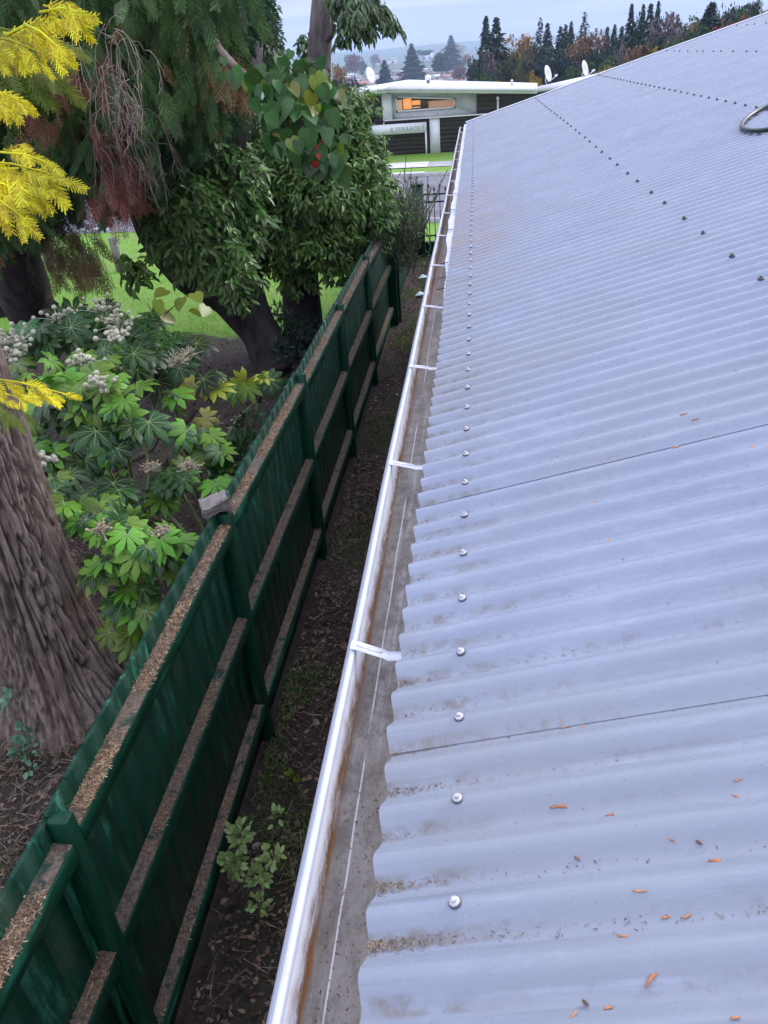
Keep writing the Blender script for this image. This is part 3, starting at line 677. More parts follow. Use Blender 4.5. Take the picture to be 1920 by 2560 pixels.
def limb(g, pts, r0, r1, seg=12, n=5):
    """smooth tapering limb through points"""
    P = [np.array(p, float) for p in pts]; out = []; k = len(P)
    for i in range(k-1):
        p0, p1, p2, p3 = P[max(i-1, 0)], P[i], P[i+1], P[min(i+2, k-1)]
        for j in range(n):
            t = j/n; out.append(.5*((2*p1)+(-p0+p2)*t+(2*p0-5*p1+4*p2-p3)*t*t+(-p0+3*p1-3*p2+p3)*t**3))
    out.append(P[-1]); T = len(out)
    out = [o+np.array([noise.noise(Vector(o*1.7)+Vector((9, 0, 0))), noise.noise(Vector(o*1.7)), 0])*r0*.25 for o in out]
    g.tube(out, [r0+(r1-r0)*(i/(T-1)) for i in range(T)], seg)
# cypress spray: a flat frond, along +y, branchlets to both sides and again from those
def frond(nb=9, sub=4, w=.05, side=.34):
    vs = []; fs = []
    def blade(p, q, w0, w1):
        p = np.array(p, float); q = np.array(q, float); d = q-p; n = np.array([-d[1], d[0], 0]); n = n/np.linalg.norm(n); b = len(vs)
        vs.extend([p-n*w0, q-n*w1, q+n*w1, p+n*w0]); fs.append((b, b+1, b+2, b+3))
    blade((0, 0, 0), (0, 1, -.10), w*.30, w*.2)
    for i in range(nb):
        t = .12+.84*i/nb
        for sd in (-1, 1):
            tt = t+(.03 if sd > 0 else 0); L_ = side*(1-.55*tt)*(.6+.4*math.sin(min(1, tt*3)*1.57)); a = .75-.3*tt
            p = (0, tt, -.10*tt); q = (sd*math.sin(a)*L_, tt+math.cos(a)*L_, -.10*tt-.10*L_)
            blade(p, q, w*.28, w*.18)
            for j in range(sub):
                u = .25+.7*j/sub; b = (p[0]+(q[0]-p[0])*u, p[1]+(q[1]-p[1])*u, p[2]+(q[2]-p[2])*u); l2 = L_*.42*(1-.5*u)
                for s2 in (-1, 1):
                    a2 = sd*a+s2*.7; blade(b, (b[0]+math.sin(a2)*l2, b[1]+math.cos(a2)*l2, b[2]-.02), w*.26, w*.13)
    return vs, fs
FR = frond(8, 3, .050); FRY = frond(7, 1, .085, .46); FRD = frond(7, 2, .03, .4)
# ------------------------------------------------------------ big cypress trunk bottom left
t = empty('cypress_trunk_tree', (-3.0, 3.95, 0), 'huge cypress trunk with deeply furrowed grey-brown bark at the left edge', 'tree')
rings, seg = 260, 300; vs = []; fs = []
base = np.array([-3.08, 3.95, 0]); topp = np.array([-3.12, 4.0, 5.2])
for i in range(rings+1):
    tt = i/rings; z = 5.2*tt; c0 = base+(topp-base)*tt
    R0 = .385-.02*tt*3+.34*math.exp(-z/.28)*.75
    for k in range(seg):
        a = 2*math.pi*k/seg; ca, sa = math.cos(a), math.sin(a)
        butt = .11*math.exp(-z/.38)*max(0, math.sin(a*5+.6))
        n1 = noise.noise(Vector((ca*3.2, sa*3.2, z*.55+a*.0)))
        n2 = abs(noise.noise(Vector((ca*7+3, sa*7, z*1.5))))
        n3 = abs(noise.noise(Vector((ca*13+3, sa*13, z*3.1+4*n1)))); n4 = noise.noise(Vector((ca*34, sa*34, z*14)))+1.6*max(0, noise.noise(Vector((ca*11, sa*11, z*4.5+7))))
        rr = R0+butt+.03*n1-.060*max(0, 1-n2*9)-.045*max(0, 1-n3*6)+.007*n4
        vs.append((c0[0]+ca*rr, c0[1]+sa*rr, z-.02))
for i in range(rings):
    for k in range(seg): fs.append((i*seg+k, i*seg+(k+1) % seg, (i+1)*seg+(k+1) % seg, (i+1)*seg+k))
g = G(); g.add(vs, fs); g.build('trunk', m_bark, t, smooth=True)
g = G(); limb(g, [(-3.3, 3.95, 4.4), (-3.6, 4.6, 5.2), (-3.6, 6, 6.0)], .16, .06); limb(g, [(-3.12, 4.0, 5.1), (-3.2, 3.9, 7.5)], .3, .15); g.build('branch', m_bark, t)

# ------------------------------------------------------------ golden cypress sprays, hanging in from the left
gt = empty('golden_cypress', (-3.4, 3.0, 0), 'golden yellow cypress sprays reaching in from the left edge', 'tree')
def ysprays(lst, m, L_, tm=FRY):
    g = G(); P = []; Dd = []; Nn = []; Sc = []
    for (x0, y0, x1, y1, Y, n, ln) in lst:
        a = PY(x0, y0, Y); b = PY(x1, y1, Y-.12); ax = norm(b-a)
        for i in range(n):
            u = (i+.5)/n; p = a+(b-a)*u+rng.normal(0, .010, 3)
            sd = ax*rng.uniform(.5, 1.0)+np.array([rng.normal(0, .22), rng.normal(0, .25), -rng.uniform(.0, .8)])
            P.append(p); Dd.append(sd); Nn.append(np.array([rng.normal(0, .35), -.8, .55+rng.normal(0, .3)])); Sc.append(ln*rng.uniform(.6, 1.15)*(1-.35*u)*.9)
        g.tube([a, (a+b)/2+np.array([0, 0, .01]), b], [.004, .003, .0015], 5)
    g.inst(tm[0], tm[1], np.array(P), frames(np.array(Dd), np.array(Nn)), np.array(Sc)); return g
A = [(-60, 130, 195, 20, 2.7, 16, .17), (60, 60, 150, 120, 2.6, 8, .12), (-40, 90, 100, 130, 2.65, 7, .12), (100, 30, 215, 30, 2.6, 7, .12), (90, 110, 180, 140, 2.75, 6, .10)]
ysprays(A, m_yellow, 0).build('upper_spray', m_yellow, gt)
ysprays([(-80, 210, 85, 268, 2.5, 9, .13), (-60, 190, 20, 270, 2.5, 6, .13)], m_yellow, 0).build('small_spray', m_yellow, gt)
ysprays([(-70, 400, 150, 440, 2.4, 16, .17), (-60, 470, 60, 545, 2.35, 9, .14), (-60, 420, 110, 480, 2.42, 10, .14), (0, 380, 130, 410, 2.45, 8, .12), (-60, 440, 90, 500, 2.4, 8, .13)], m_yellow, 0).build('middle_spray', m_yellow, gt)
ysprays([(-70, 940, 165, 985, 2.3, 14, .11), (-60, 970, 90, 1010, 2.3, 7, .09)], m_yellow, 0).build('lower_spray', m_yellow, gt)
ysprays([(-80, 120, 150, 190, 2.9, 16, .2), (-60, 60, 180, 120, 2.95, 14, .18), (-80, 990, 60, 1030, 2.45, 8, .12)], m_yelgr, 0).build('shade_painted_spray', m_yelgr, gt)
g = G(); limb(g, [(-3.5, 3.0, 0), (-3.3, 3.0, 2.5), (-3.2, 3.0, 6)], .09, .05); g.build('trunk', m_bark, gt)
g = G(); limb(g, [(-3.25, 3.0, 4.6), (-2.6, 2.8, 4.5), tuple(PY(-60, 130, 2.7))], .03, .006); limb(g, [(-3.28, 3.0, 4.0), (-2.5, 2.6, 3.95), tuple(PY(-70, 400, 2.4))], .03, .006); limb(g, [(-3.3, 3, 2.6), (-2.4, 2.5, 2.9), tuple(PY(-70, 940, 2.3))], .025, .005); g.build('branch', m_bark, gt)

# ------------------------------------------------------------ weeping cypress behind
wc = empty('weeping_cypress', (-6.6, 10, 0), 'tall dark weeping cypress with brown dead sprays and a leaning dark trunk', 'tree')
g = G(); limb(g, [PZ(115, 850, 0), PY(35, 660, 10.6), PY(-20, 440, 10.6), PY(-60, 200, 10.8), PY(-60, -200, 10.8)], .40, .26, 16)
g.build('trunk', m_dbark, wc)
g = G()
for (a, b) in [((130, 500), (330, 505)), ((-40, 250), (300, 210)), ((-50, 100), (480, 40)), ((-50, 330), (260, 400)), ((250, 210), (420, 420)), ((400, 60), (600, 170)), ((-60, 20), (350, -60))]:
    p = PY(a[0], a[1], 9.8); q = PY(b[0], b[1], 9.0); limb(g, [p, (p+q)/2+np.array([0, 0, .15]), q], .05, .012, 7, 4)
limb(g, [PY(150, 440, 9.5), PY(165, 500, 9.3), PY(225, 492, 9.2), PY(250, 500, 9.2)], .035, .02, 7); g.build('branch', m_dbark, wc)
def yb(x):  # lower rim of the canopy in the view from the roof
    return np.interp(x, [-80, 0, 60, 120, 170, 230, 290, 330, 380, 430, 520, 548, 572, 650], [590, 570, 510, 440, 410, 420, 450, 380, 330, 310, 280, 200, 10, -120])
def sprays(name, m, n, Yr, L_, xr=(-90, 640), dens=None, tm=FR, top=-120, parent=wc, yfun=yb):
    P = []; 
    while len(P) < n:
        k = n*2; xx = rng.uniform(xr[0], xr[1], k); yy = rng.uniform(top, 640, k); ok = yy < yfun(xx)-30+rng.normal(0, 22, k)
        lump = np.array([noise.noise(Vector((a*.011, b*.006, 2.2+Yr[0]))) for a, b in zip(xx, yy)]); ok &= lump > rng.uniform(-.55, .15, k)
        YY = rng.uniform(Yr[0], Yr[1], k)
        for a, b, c_, o_ in zip(xx, yy, YY, ok):
            if o_: P.append(PY(a, b, c_))
    P = np.array(P[:n]); d = rng.normal(0, .30, P.shape)+np.array([.12, -.1, -1.0])
    nn = norm(rng.normal(0, .5, P.shape)+np.array([.2, -1, .35])); g = G()
    s = L_*rng.uniform(.6, 1.25, n); g.inst(tm[0], tm[1], P, frames(d, nn), np.stack([s*rng.uniform(.6, 1.0, n), s, s*.8], 1)); return g.build(name, m, parent)
sprays('foliage', m_cyp, 2100, (7.6, 9.4), .46)
sprays('foliage', m_cyp2, 1500, (8.2, 10.2), .55, xr=(120, 640))
sprays('foliage', m_cyp2, 1200, (9.6, 11.5), .7)
sprays('foliage', m_cypbrown, 330, (7.8, 9.6), .42)
def cluster(name, m, lst, L_, tm=FRD, parent=wc, spread=1.0):
    g = G(); P = []; Dd = []; Sc = []
    for (px, py, Y, rx, ry, n) in lst:
        for _ in range(n):
            P.append(PY(px+rng.normal(0, rx*.5), py+rng.normal(0, ry*.5), Y+rng.normal(0, .15))); Dd.append([rng.normal(.1, .35*spread), rng.normal(0, .3), -1]); Sc.append(L_*rng.uniform(.5, 1.1))
    P = np.array(P); nn = norm(rng.normal(0, .5, P.shape)+np.array([.2, -1, .3])); g.inst(tm[0], tm[1], P, frames(np.array(Dd), nn), np.array(Sc)); return g.build(name, m, parent)
cluster('dead_spray', m_cypdead, [(115, 165, 7.4, 45, 25, 42), (290, 300, 7.6, 30, 60, 14), (235, 320, 7.7, 25, 30, 20), (290, 430, 7.5, 45, 60, 40), (255, 490, 7.6, 35, 30, 22), (320, 460, 7.6, 25, 50, 18), (60, 230, 7.6, 20, 60, 18), (250, 170, 7.7, 25, 50, 18)], .34)
cluster('dead_spray', m_cypbrown, [(165, 590, 9.0, 60, 50, 34), (215, 650, 9.0, 25, 60, 22), (140, 640, 9.2, 40, 40, 26), (540, 150, 7.8, 50, 40, 40), (120, 290, 7.8, 60, 20, 30)], .40)
cluster('fringe_spray', m_cyp2, [(90, 545, 9.0, 60, 30, 45), (180, 505, 9.2, 60, 25, 24), (330, 380, 8.5, 60, 30, 60)], .34)
# tan bare twigs
g = G()
def twigs(g, px, py, Y, n, L_, sp, r=.0035):
    for _ in range(n):
        p = PY(px+rng.normal(0, sp), py+rng.normal(0, sp*.6), Y); d = np.array([rng.normal(0, .5), rng.normal(0, .4), rng.uniform(-.2, .9)]); pts = [p]
        for k in range(7):
            d = d*.75+np.array([rng.normal(0, .18), rng.normal(0, .15), -.42]); pts.append(pts[-1]+norm(d)*L_/7*rng.uniform(.7, 1.3))
            if k in (2, 3, 4, 5):
                d2 = d+rng.normal(0, .5, 3); q = pts[-1]; g.tube([q, q+norm(d2)*L_*.16, q+norm(d2+np.array([0, 0, -.8]))*L_*.3], [r*.7, r*.5, r*.3], 4)
        g.tube(pts, [r*(1-.09*k) for k in range(len(pts))], 5)
twigs(g, 275, 90, 6.9, 15, .5, 38); twigs(g, 285, 190, 6.9, 16, .42, 26); twigs(g, 295, 250, 6.9, 7, .35, 20)
g.build('dead_twigs', mat('tan_twig', (.20, .155, .12), (.34, .27, .21), 20, .8), wc)
g = G(); twigs(g, 300, 330, 7.3, 26, .6, 45, .003); g.build('dead_twigs', m_twig, wc)
g = G(); twigs(g, 170, 545, 8.8, 34, .8, 55, .003); g.build('dead_twigs', m_twig, wc)

# ------------------------------------------------------------ leaning broadleaf tree
lt = empty('leaning_laurel_tree', tuple(PZ(690, 905, 0)), 'glossy-leaved tree on a dark trunk that leans to the left over the lawn edge', 'tree')
g = G(); limb(g, [PZ(700, 935, 0), PY(640, 820, 10.5), PY(560, 745, 10.3), PY(470, 690, 10.2), PY(400, 610, 10.2), PY(355, 490, 10.3), PY(345, 380, 10.5), PY(330, 200, 10.6), PY(300, -60, 10.8)], .29, .12, 16)
limb(g, [PY(660, 850, 10.5), PY(615, 700, 10.8), PY(600, 560, 11), PY(585, 420, 11), PY(590, 330, 11), PY(612, 240, 11), PY(625, 120, 11.1), PY(612, -80, 11.1)], .24, .12, 14)
g.build('trunk', m_dbark, lt)
Bl = [(440, 430, 9.8, 65, 60), (490, 520, 9.7, 90, 75), (425, 590, 9.6, 50, 70), (530, 610, 9.7, 80, 75), (585, 690, 9.5, 48, 50, 1.1), (500, 400, 10, 80, 60), (410, 500, 9.8, 50, 70), (590, 460, 10, 60, 70), (480, 640, 9.6, 60, 40), (610, 560, 10, 50, 70), (600, 745, 9.5, 25, 24), (520, 690, 9.5, 40, 22)]
leafcloud('foliage', m_laurel, Bl, 15000, .145, 1.0, .75, lt, 7)
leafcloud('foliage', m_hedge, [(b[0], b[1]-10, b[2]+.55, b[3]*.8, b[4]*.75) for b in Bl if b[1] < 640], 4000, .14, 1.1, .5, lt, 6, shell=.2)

# ------------------------------------------------------------ upright broadleaf tree by the fence
ut = empty('fence_side_tree', tuple(PZ(765, 855, 0)), 'dense bushy evergreen tree with a thick dark upright trunk close behind the fence', 'tree')
g = G(); limb(g, [PZ(765, 868, 0), PY(757, 760, 11.6), PY(752, 640, 11.6), PY(735, 480, 11.7), PY(760, 320, 11.8), PY(795, 180, 12), PY(805, 80, 12), PY(812, -60, 12)], .33, .10, 16)
limb(g, [PY(757, 760, 11.6), PY(715, 690, 11.9), PY(700, 600, 12)], .14, .1, 10)
g.build('trunk', m_dbark, ut)
g = G(); limb(g, [PY(797, 175, 11.96), PY(806, 80, 11.97), PY(812, -60, 11.97)], .165, .15, 16); limb(g, [PY(812, 105, 11.9), PY(830, 85, 11.8), PY(835, 60, 11.8)], .05, .04, 8); g.build('grey_upper_trunk', m_gbark, ut)
g = G(); limb(g, [PY(612, 240, 10.97), PY(625, 120, 11.07), PY(612, -80, 11.07)], .165, .15, 16); gb = g.build('grey_upper_trunk', m_gbark, lt)
Bu = [(832, 330, 11.6, 80, 70), (880, 415, 11.6, 78, 80), (790, 470, 11, 100, 80), (890, 520, 11.4, 100, 80), (940, 510, 12, 36, 62), (700, 570, 11, 100, 70), (800, 610, 11, 100, 60), (690, 640, 11, 70, 40), (915, 590, 12, 55, 45), (745, 700, 11, 45, 40, .8), (650, 480, 11.3, 80, 90), (940, 425, 12.3, 24, 40), (860, 270, 11.8, 60, 40), (895, 290, 12, 26, 32), (860, 660, 11.2, 50, 40), (720, 410, 11.2, 90, 70)]
leafcloud('foliage', m_laurel2, Bu, 22000, .125, .9, .7, ut, 7)
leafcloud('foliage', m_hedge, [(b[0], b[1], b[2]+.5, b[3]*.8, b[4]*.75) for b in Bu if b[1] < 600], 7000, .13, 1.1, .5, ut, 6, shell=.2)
Bt = [(858, 2, 11.6, 26, 18), (905, 8, 11.6, 40, 20), (942, 34, 11.6, 24, 17), (972, 56, 11.6, 17, 12, .8), (884, 50, 11.4, 24, 20), (928, 74, 11.5, 15, 13, .7), (862, 86, 11.4, 12, 18, .6), (898, 100, 11.5, 11, 10, .4), (992, 74, 11.6, 7, 9, .4), (835, 20, 11.7, 12, 16, .5)]
leafcloud('foliage', m_willow, Bt, 1500, .14, .75, 1.3, ut, 6)
leafcloud('foliage', m_willow, [(675, 20, 12, 18, 25, .5), (668, 80, 12.3, 22, 30, .6), (640, 130, 12, 60, 60), (560, 210, 11.5, 60, 60), (600, 310, 12.2, 50, 60), (690, 160, 12.5, 30, 30, .6), (640, 350, 12.2, 60, 50), (760, 110, 13, 25, 22, .5), (580, 20, 12, 60, 40, .8)], 6500, .12, .8, 1.0, lt, 6, shell=.3)
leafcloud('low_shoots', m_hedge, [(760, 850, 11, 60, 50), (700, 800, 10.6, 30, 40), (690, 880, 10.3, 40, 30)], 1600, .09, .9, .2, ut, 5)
leafcloud('low_shoots', m_laurel2, [(345, 690, 8.9, 22, 28, .8), (330, 660, 8.9, 20, 20, .8)], 110, .17, 1.1, .8, lt, 5)

# second hidden hedge tree far left/behind so that the top left reads as a deep wood
hd = empty('dark_evergreen', (-9, 14, 0), 'dark evergreen standing deep behind the weeping cypress at the top left', 'tree')
g = G(); limb(g, [(-9, 14, 0), (-9.1, 14, 4), (-9, 14, 8)], .25, .1); g.build('trunk', m_dbark, hd)
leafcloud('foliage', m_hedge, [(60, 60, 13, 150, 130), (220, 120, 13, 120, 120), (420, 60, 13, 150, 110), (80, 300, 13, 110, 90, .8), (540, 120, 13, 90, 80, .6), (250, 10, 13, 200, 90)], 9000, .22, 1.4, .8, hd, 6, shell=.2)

# ------------------------------------------------------------ heart-leaved climber
HEART_v = [(0, 0, 0), (-.22, -.10, .03), (-.44, .08, .05), (-.46, .38, .02), (-.28, .74, -.05), (0, 1.05, -.16), (.28, .74, -.05), (.46, .38, .02), (.44, .08, .05), (.22, -.10, .03), (0, .35, -.05), (0, .7, -.09)]
HEART = (HEART_v, [(0, 10, 2, 1), (2, 10, 3), (3, 10, 11, 4), (4, 11, 5), (0, 9, 8, 10), (8, 7, 10), (7, 6, 11, 10), (6, 5, 11)])
vn = empty('heart_leaved_climber', tuple(PY(640, 220, 6.6)), 'climber with large glossy heart-shaped leaves hanging in front of the two grey trunks', 'climbing plant')
vb = [(740, 175, 6.6, 85, 35), (780, 240, 6.5, 60, 70), (700, 250, 6.5, 55, 60), (760, 330, 6.4, 65, 60), (810, 300, 6.6, 30, 80), (690, 330, 6.5, 30, 40), (790, 400, 6.4, 45, 30), (640, 200, 6.7, 50, 40, .5), (850, 380, 6.6, 25, 30, .5), (600, 190, 6.8, 45, 35, .4)]
def vleaves(m, n, name):
    C, u, _ = blob_pts(vb, n, .5); d = rng.normal(0, .35, C.shape)+np.array([.1, -.25, -1]); nn = norm(rng.normal(0, .42, C.shape)+np.array([.1, -.8, .5])+u*.5); g = G()
    s = rng.uniform(.06, .165, n); Rv = frames(d, nn); g.inst(HEART[0], HEART[1], C, Rv, s); gv = G(); gv.inst(hr, hf, C+Rv[:, :, 2]*.001, Rv, s); lf = g.build(name, m, vn, smooth=False); gv.build('leaf_veins', m_vein, vn); return lf
hr = []; hf = []
def hstrip(p, q, w):
    p = np.array(p, float); q = np.array(q, float); d = norm(q-p); n = np.cross(d, [0, 0, 1.]); b = len(hr); hr.extend([p-n*w, p+n*w, q+n*w*.4, q-n*w*.4]); hf.append((b, b+1, b+2, b+3))
hstrip((0, 0, .006), (0, .35, -.044), .014); hstrip((0, .35, -.044), (0, 1.0, -.145), .010)
for sd in (-1, 1):
    hstrip((0, .02, .006), (sd*.36, .10, .048), .008); hstrip((0, .05, 0), (sd*.40, .38, .022), .008); hstrip((0, .30, -.03), (sd*.30, .68, -.03), .007); hstrip((0, .5, -.055), (sd*.18, .84, -.08), .006)
m_vein = mat('heart_leaf_vein', (.075, .17, .05), (.11, .21, .07), 20, .4)
vleaves(m_vine, 215, 'foliage'); vleaves(m_viney, 26, 'yellowing_leaves')
g = G(); limb(g, [PY(590, 170, 6.9), PY(650, 215, 6.8), PY(710, 260, 6.7), PY(760, 330, 6.6), PY(790, 410, 6.6)], .03, .01, 7); limb(g, [PY(690, 240, 6.7), PY(740, 180, 6.7), PY(800, 150, 6.7)], .02, .008, 6); limb(g, [PY(590, 170, 6.9), PY(540, 100, 8), PY(560, 40, 10.5)], .03, .03, 7); g.build('stem', m_twig, vn)
g = G(); C = np.array([PY(790+dx, 362+dy, 6.25) for dx, dy in ((0, 0), (5, 22), (-3, 40), (12, -12), (-12, 10))]); g.inst(HEART[0], HEART[1], C, frames(rng.normal(0, .3, (5, 3))+np.array([0, 0, -1]), np.array([[0, -1, .2]]*5)), np.array([.03, .04, .06, .03, .03])); g.build('red_bits', m_red, vn)
g = G(); C = np.array([PY(455+dx, 745+dy, 7.0) for dx, dy in ((0, 0), (-60, 5), (-40, -20), (30, -12), (-50, 40), (60, 20), (20, 30), (-85, 20))]); g.inst(HEART[0], HEART[1], C, frames(rng.normal(0, .5, (8, 3))+np.array([.3, -.2, -.6]), norm(rng.normal(0, .4, (8, 3))+np.array([0, -.7, .8]))), np.full(8, .15))
g.tube([PY(395, 800, 7.05), PY(430, 770, 7.02), PY(470, 735, 7.0)], [.008, .006, .003], 5)
tag(g.build('yellow_green_sprig', m_viney), 'yellow-green leafy sprig against the lawn above the white-flowered shrub', 'sprig')

# ------------------------------------------------------------ feathery upright plant by the far fence
fp = empty('feathery_plant', tuple(PZ(1010, 700, 0)), 'tall grey-green feathery plant with upright wands at the far end of the fence', 'plant')
g = G(); g2 = G()
for k in range(120):
    bx, by = rng.normal(1005, 20), rng.uniform(600, 690); top = (bx+rng.normal(0, 30), rng.uniform(440, 570)); Yb = rng.uniform(12.2, 13.8)
    p = PY(bx, by, Yb); q = PY(top[0], top[1], Yb); mid = (p+q)/2+rng.normal(0, .05, 3)
    g.tube([p, mid, q], [.008, .006, .003], 4)
    n = 26; t_ = rng.uniform(0, 1, n)[:, None]; C = np.where(t_ < .5, p+(mid-p)*t_*2, mid+(q-mid)*(t_*2-1)); d = rng.normal(0, .5, (n, 3))+np.array([0, 0, .7]); s = rng.uniform(.06, .12, n)
    g2.inst(LEAF[0], LEAF[1], C, frames(d, norm(rng.normal(size=(n, 3)))), np.stack([s*.5, s, s], 1))
for (a, b) in [((1030, 640), (1100, 470)), ((1050, 560), (1118, 425)), ((1060, 600), (1070, 440)), ((1000, 560), (1015, 395)), ((1020, 560), (1028, 420)), ((1040, 560), (1042, 440)), ((1010, 650), (1090, 690)), ((1030, 640), (1110, 640))]:
    p, q = PY(*a, 13.2), PY(*b, 13.0); g.tube([p, (p+q)/2+np.array([0, 0, -.05]), q], [.01, .008, .005], 5); n = 20; t_ = rng.uniform(0, 1, n)[:, None]; d = rng.normal(0, .4, (n, 3))+norm(q-p); g2.inst(LEAF[0], LEAF[1], p+(q-p)*t_, frames(d, norm(rng.normal(size=(n, 3)))), np.stack([np.full(n, .03), np.full(n, .06), np.full(n, .06)], 1))
g.build('stem', m_twig, fp); g2.build('foliage', m_spiky, fp)

# ------------------------------------------------------------ fatsia shrubs
def palm(lobes=8, span=2.35):
    vs = [(0, 0, 0)]; fs = []; 
    for i in range(lobes):
        a = -span+2*span*i/(lobes-1); L_ = 1-.32*abs(a)/span; w = .155
        d = np.array([math.sin(a), math.cos(a)]); n = np.array([d[1], -d[0]])
        def P(u, v, z): return (d[0]*u+n[0]*v, d[1]*u+n[1]*v, z)
        b = len(vs)
        vs += [P(.34*L_, -w*.62, .035), P(.66*L_, -w, .0), P(.84*L_, -w*.55, -.07), P(1.0*L_, 0, -.17), P(.84*L_, w*.55, -.07), P(.66*L_, w, .0), P(.34*L_, w*.62, .035), P(.5*L_, 0, .045), P(.8*L_, 0, -.02)]
        fs += [(0, b+7, b), (b, b+7, b+1), (b+1, b+7, b+8, b+2), (b+2, b+8, b+3), (b+3, b+8, b+4), (b+4, b+8, b+7, b+5), (b+5, b+7, b+6), (b+6, b+7, 0)]
    return vs, fs
PALM = palm()
def palm_rib():
    vs = []; fs = []
    for i in range(8):
        a = -2.35+4.7*i/7; L_ = .78*(1-.32*abs(a)/2.35); d = np.array([math.sin(a), math.cos(a)]); n = np.array([d[1], -d[0]]); b = len(vs)
        vs += [(n[0]*.012, n[1]*.012, .008), (-n[0]*.012, -n[1]*.012, .008), (d[0]*L_*.62-n[0]*.010, d[1]*L_*.62-n[1]*.010, .052), (d[0]*L_*.62+n[0]*.010, d[1]*L_*.62+n[1]*.010, .052), (d[0]*L_, d[1]*L_, -.005)]
        fs += [(b, b+1, b+2, b+3), (b+3, b+2, b+4)]
    return vs, fs
RIB = palm_rib()
m_rib = mat('leaf_rib', (.16, .26, .07), (.22, .32, .10), 20, .4)
def umbel(lst, name, parent, m_ball, m_st, r=.0225):
    """flower head: a branched pale stalk ending in many little balls"""
    g = G(); gs = G(); ico = []; 
    bm = bmesh.new(); bmesh.ops.create_icosphere(bm, subdivisions=2, radius=1); iv = [v.co.copy() for v in bm.verts]; iff = [[v.index for v in f.verts] for f in bm.faces]; bm.free()
    iv = [v*(1+.10*noise.noise(v*7)) for v in iv]
    P = []; 
    for (c, n, spread) in lst:
        c = np.array(c)
        for _ in range(n):
            q = c+rng.normal(0, spread*.85, 3)*np.array([1, .8, .6]); P.append(q); h = c+(q-c)*.45+np.array([0, 0, -.02]); g_ = gs; g_.tube([c+np.array([0, 0, -spread*.5]), h, q], [.006, .004, .0028], 5)
    P = np.array(P); g.inst(iv, iff, P, rot_rand(len(P), 1), rng.uniform(.7, 1.15, len(P))*r)
    st = gs.build(name, m_st, parent); b = g.build('flower_balls', m_ball, st, smooth=True)
    return st
def fatsia(label, base, blobs, mats, L_=.2, seed=0, heads=(), dead=(), group='fatsia shrubs'):
    o = empty('fatsia_shrub', base, label, 'shrub', group); base = np.array(base, float); ribs = G(); st = G(); tips = []
    for (m, n, part) in mats:
        g = G(); w = np.array([b[3]*b[4] for b in blobs], float); w /= w.sum(); idx = rng.choice(len(blobs), n, p=w)
        P = []; Dd = []; Nn = []
        for i in idx:
            b = blobs[i]; c = PZ(b[0], b[1], b[2]); k = np.linalg.norm(c-np.array([0, 0, H]))/F
            u = norm(rng.normal(size=3)+np.array([.2, -.5, .55])); p = c+u*np.array([b[3]*k, b[3]*k*.8, b[4]*k*.75])*rng.uniform(.45, 1.05)
            out_ = norm(u*np.array([1, 1, .2])+np.array([.25, -.45, 0])+rng.normal(0, .3, 3)); P.append(p); Dd.append(out_+np.array([0, 0, -.55])); Nn.append(np.array([.15, -.45, .95])+rng.normal(0, .28, 3))
            root = c+np.array([0, .05, -.25]); st.tube([root, (root+p)/2+np.array([0, 0, .06]), p], [.006, .004, .0032], 5)
        P = np.array(P); R = frames(np.array(Dd), norm(np.array(Nn))); s = L_*rng.uniform(.65, 1.15, n)
        g.inst(PALM[0], PALM[1], P, R, s); g.build(part, m, o)
        ribs.inst(RIB[0], RIB[1], P+R[:, :, 2]*.002, R, s)
    ribs.build('leaf_ribs', m_rib, o)
    for b in blobs:
        c = PZ(b[0], b[1], b[2]); limb(st, [base+rng.normal(0, .08, 3)*np.array([1, 1, 0]), (base+c)/2+rng.normal(0, .08, 3), c+np.array([0, .05, -.2])], .02, .012, 7, 4)
    st.build('stem', m_stem, o)
    for hd_ in heads: umbel([(PZ(x, y, z), n, sp) for (x, y, z, n, sp) in hd_], 'flower_head', o, m_umbel, m_umstem)
    for hd_ in dead: umbel([(PZ(x, y, z), n, sp) for (x, y, z, n, sp) in hd_], 'dried_flower_head', o, m_umdead, m_umstem, .009)
    return o
fatsia('large dark fatsia at the back with grey-green flower balls under the leaning trunk', (-4.3, 8.2, 0),
       [(190, 820, 1.4, 120, 55), (320, 830, 1.4, 100, 55), (420, 880, 1.2, 80, 60), (120, 860, 1.5, 90, 80), (330, 900, 1.3, 130, 80)], [(m_fatsiad, 105, 'foliage')], .27,
       heads=[[(250, 770, 1.7, 22, .11)], [(300, 800, 1.7, 26, .12)], [(140, 790, 1.7, 18, .11)]])
fatsia('bright green fatsia with the biggest cream flower head, left of the yellowing one', (-3.3, 6.2, 0),
       [(190, 1000, 1.5, 110, 90), (310, 1010, 1.5, 90, 90), (250, 920, 1.5, 120, 50), (130, 950, 1.45, 60, 80), (300, 1080, 1.3, 90, 50)], [(m_fatsia, 42, 'foliage'), (m_fatsiad, 26, 'shade_painted_leaves')], .23,
       heads=[[(205, 900, 1.75, 30, .065), (250, 955, 1.72, 34, .07)], [(285, 840, 1.8, 30, .06)]])
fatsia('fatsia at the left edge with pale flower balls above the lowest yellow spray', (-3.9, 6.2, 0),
       [(30, 900, 1.4, 70, 90), (80, 1060, 1.2, 70, 80), (20, 1010, 1.3, 60, 70)], [(m_fatsiad, 22, 'foliage'), (m_fatsia, 8, 'light_painted_leaves')], .23, heads=[[(40, 850, 1.75, 44, .12)], [(15, 880, 1.7, 18, .09)]])  # dark and bright leaf copies carry painted shade and light
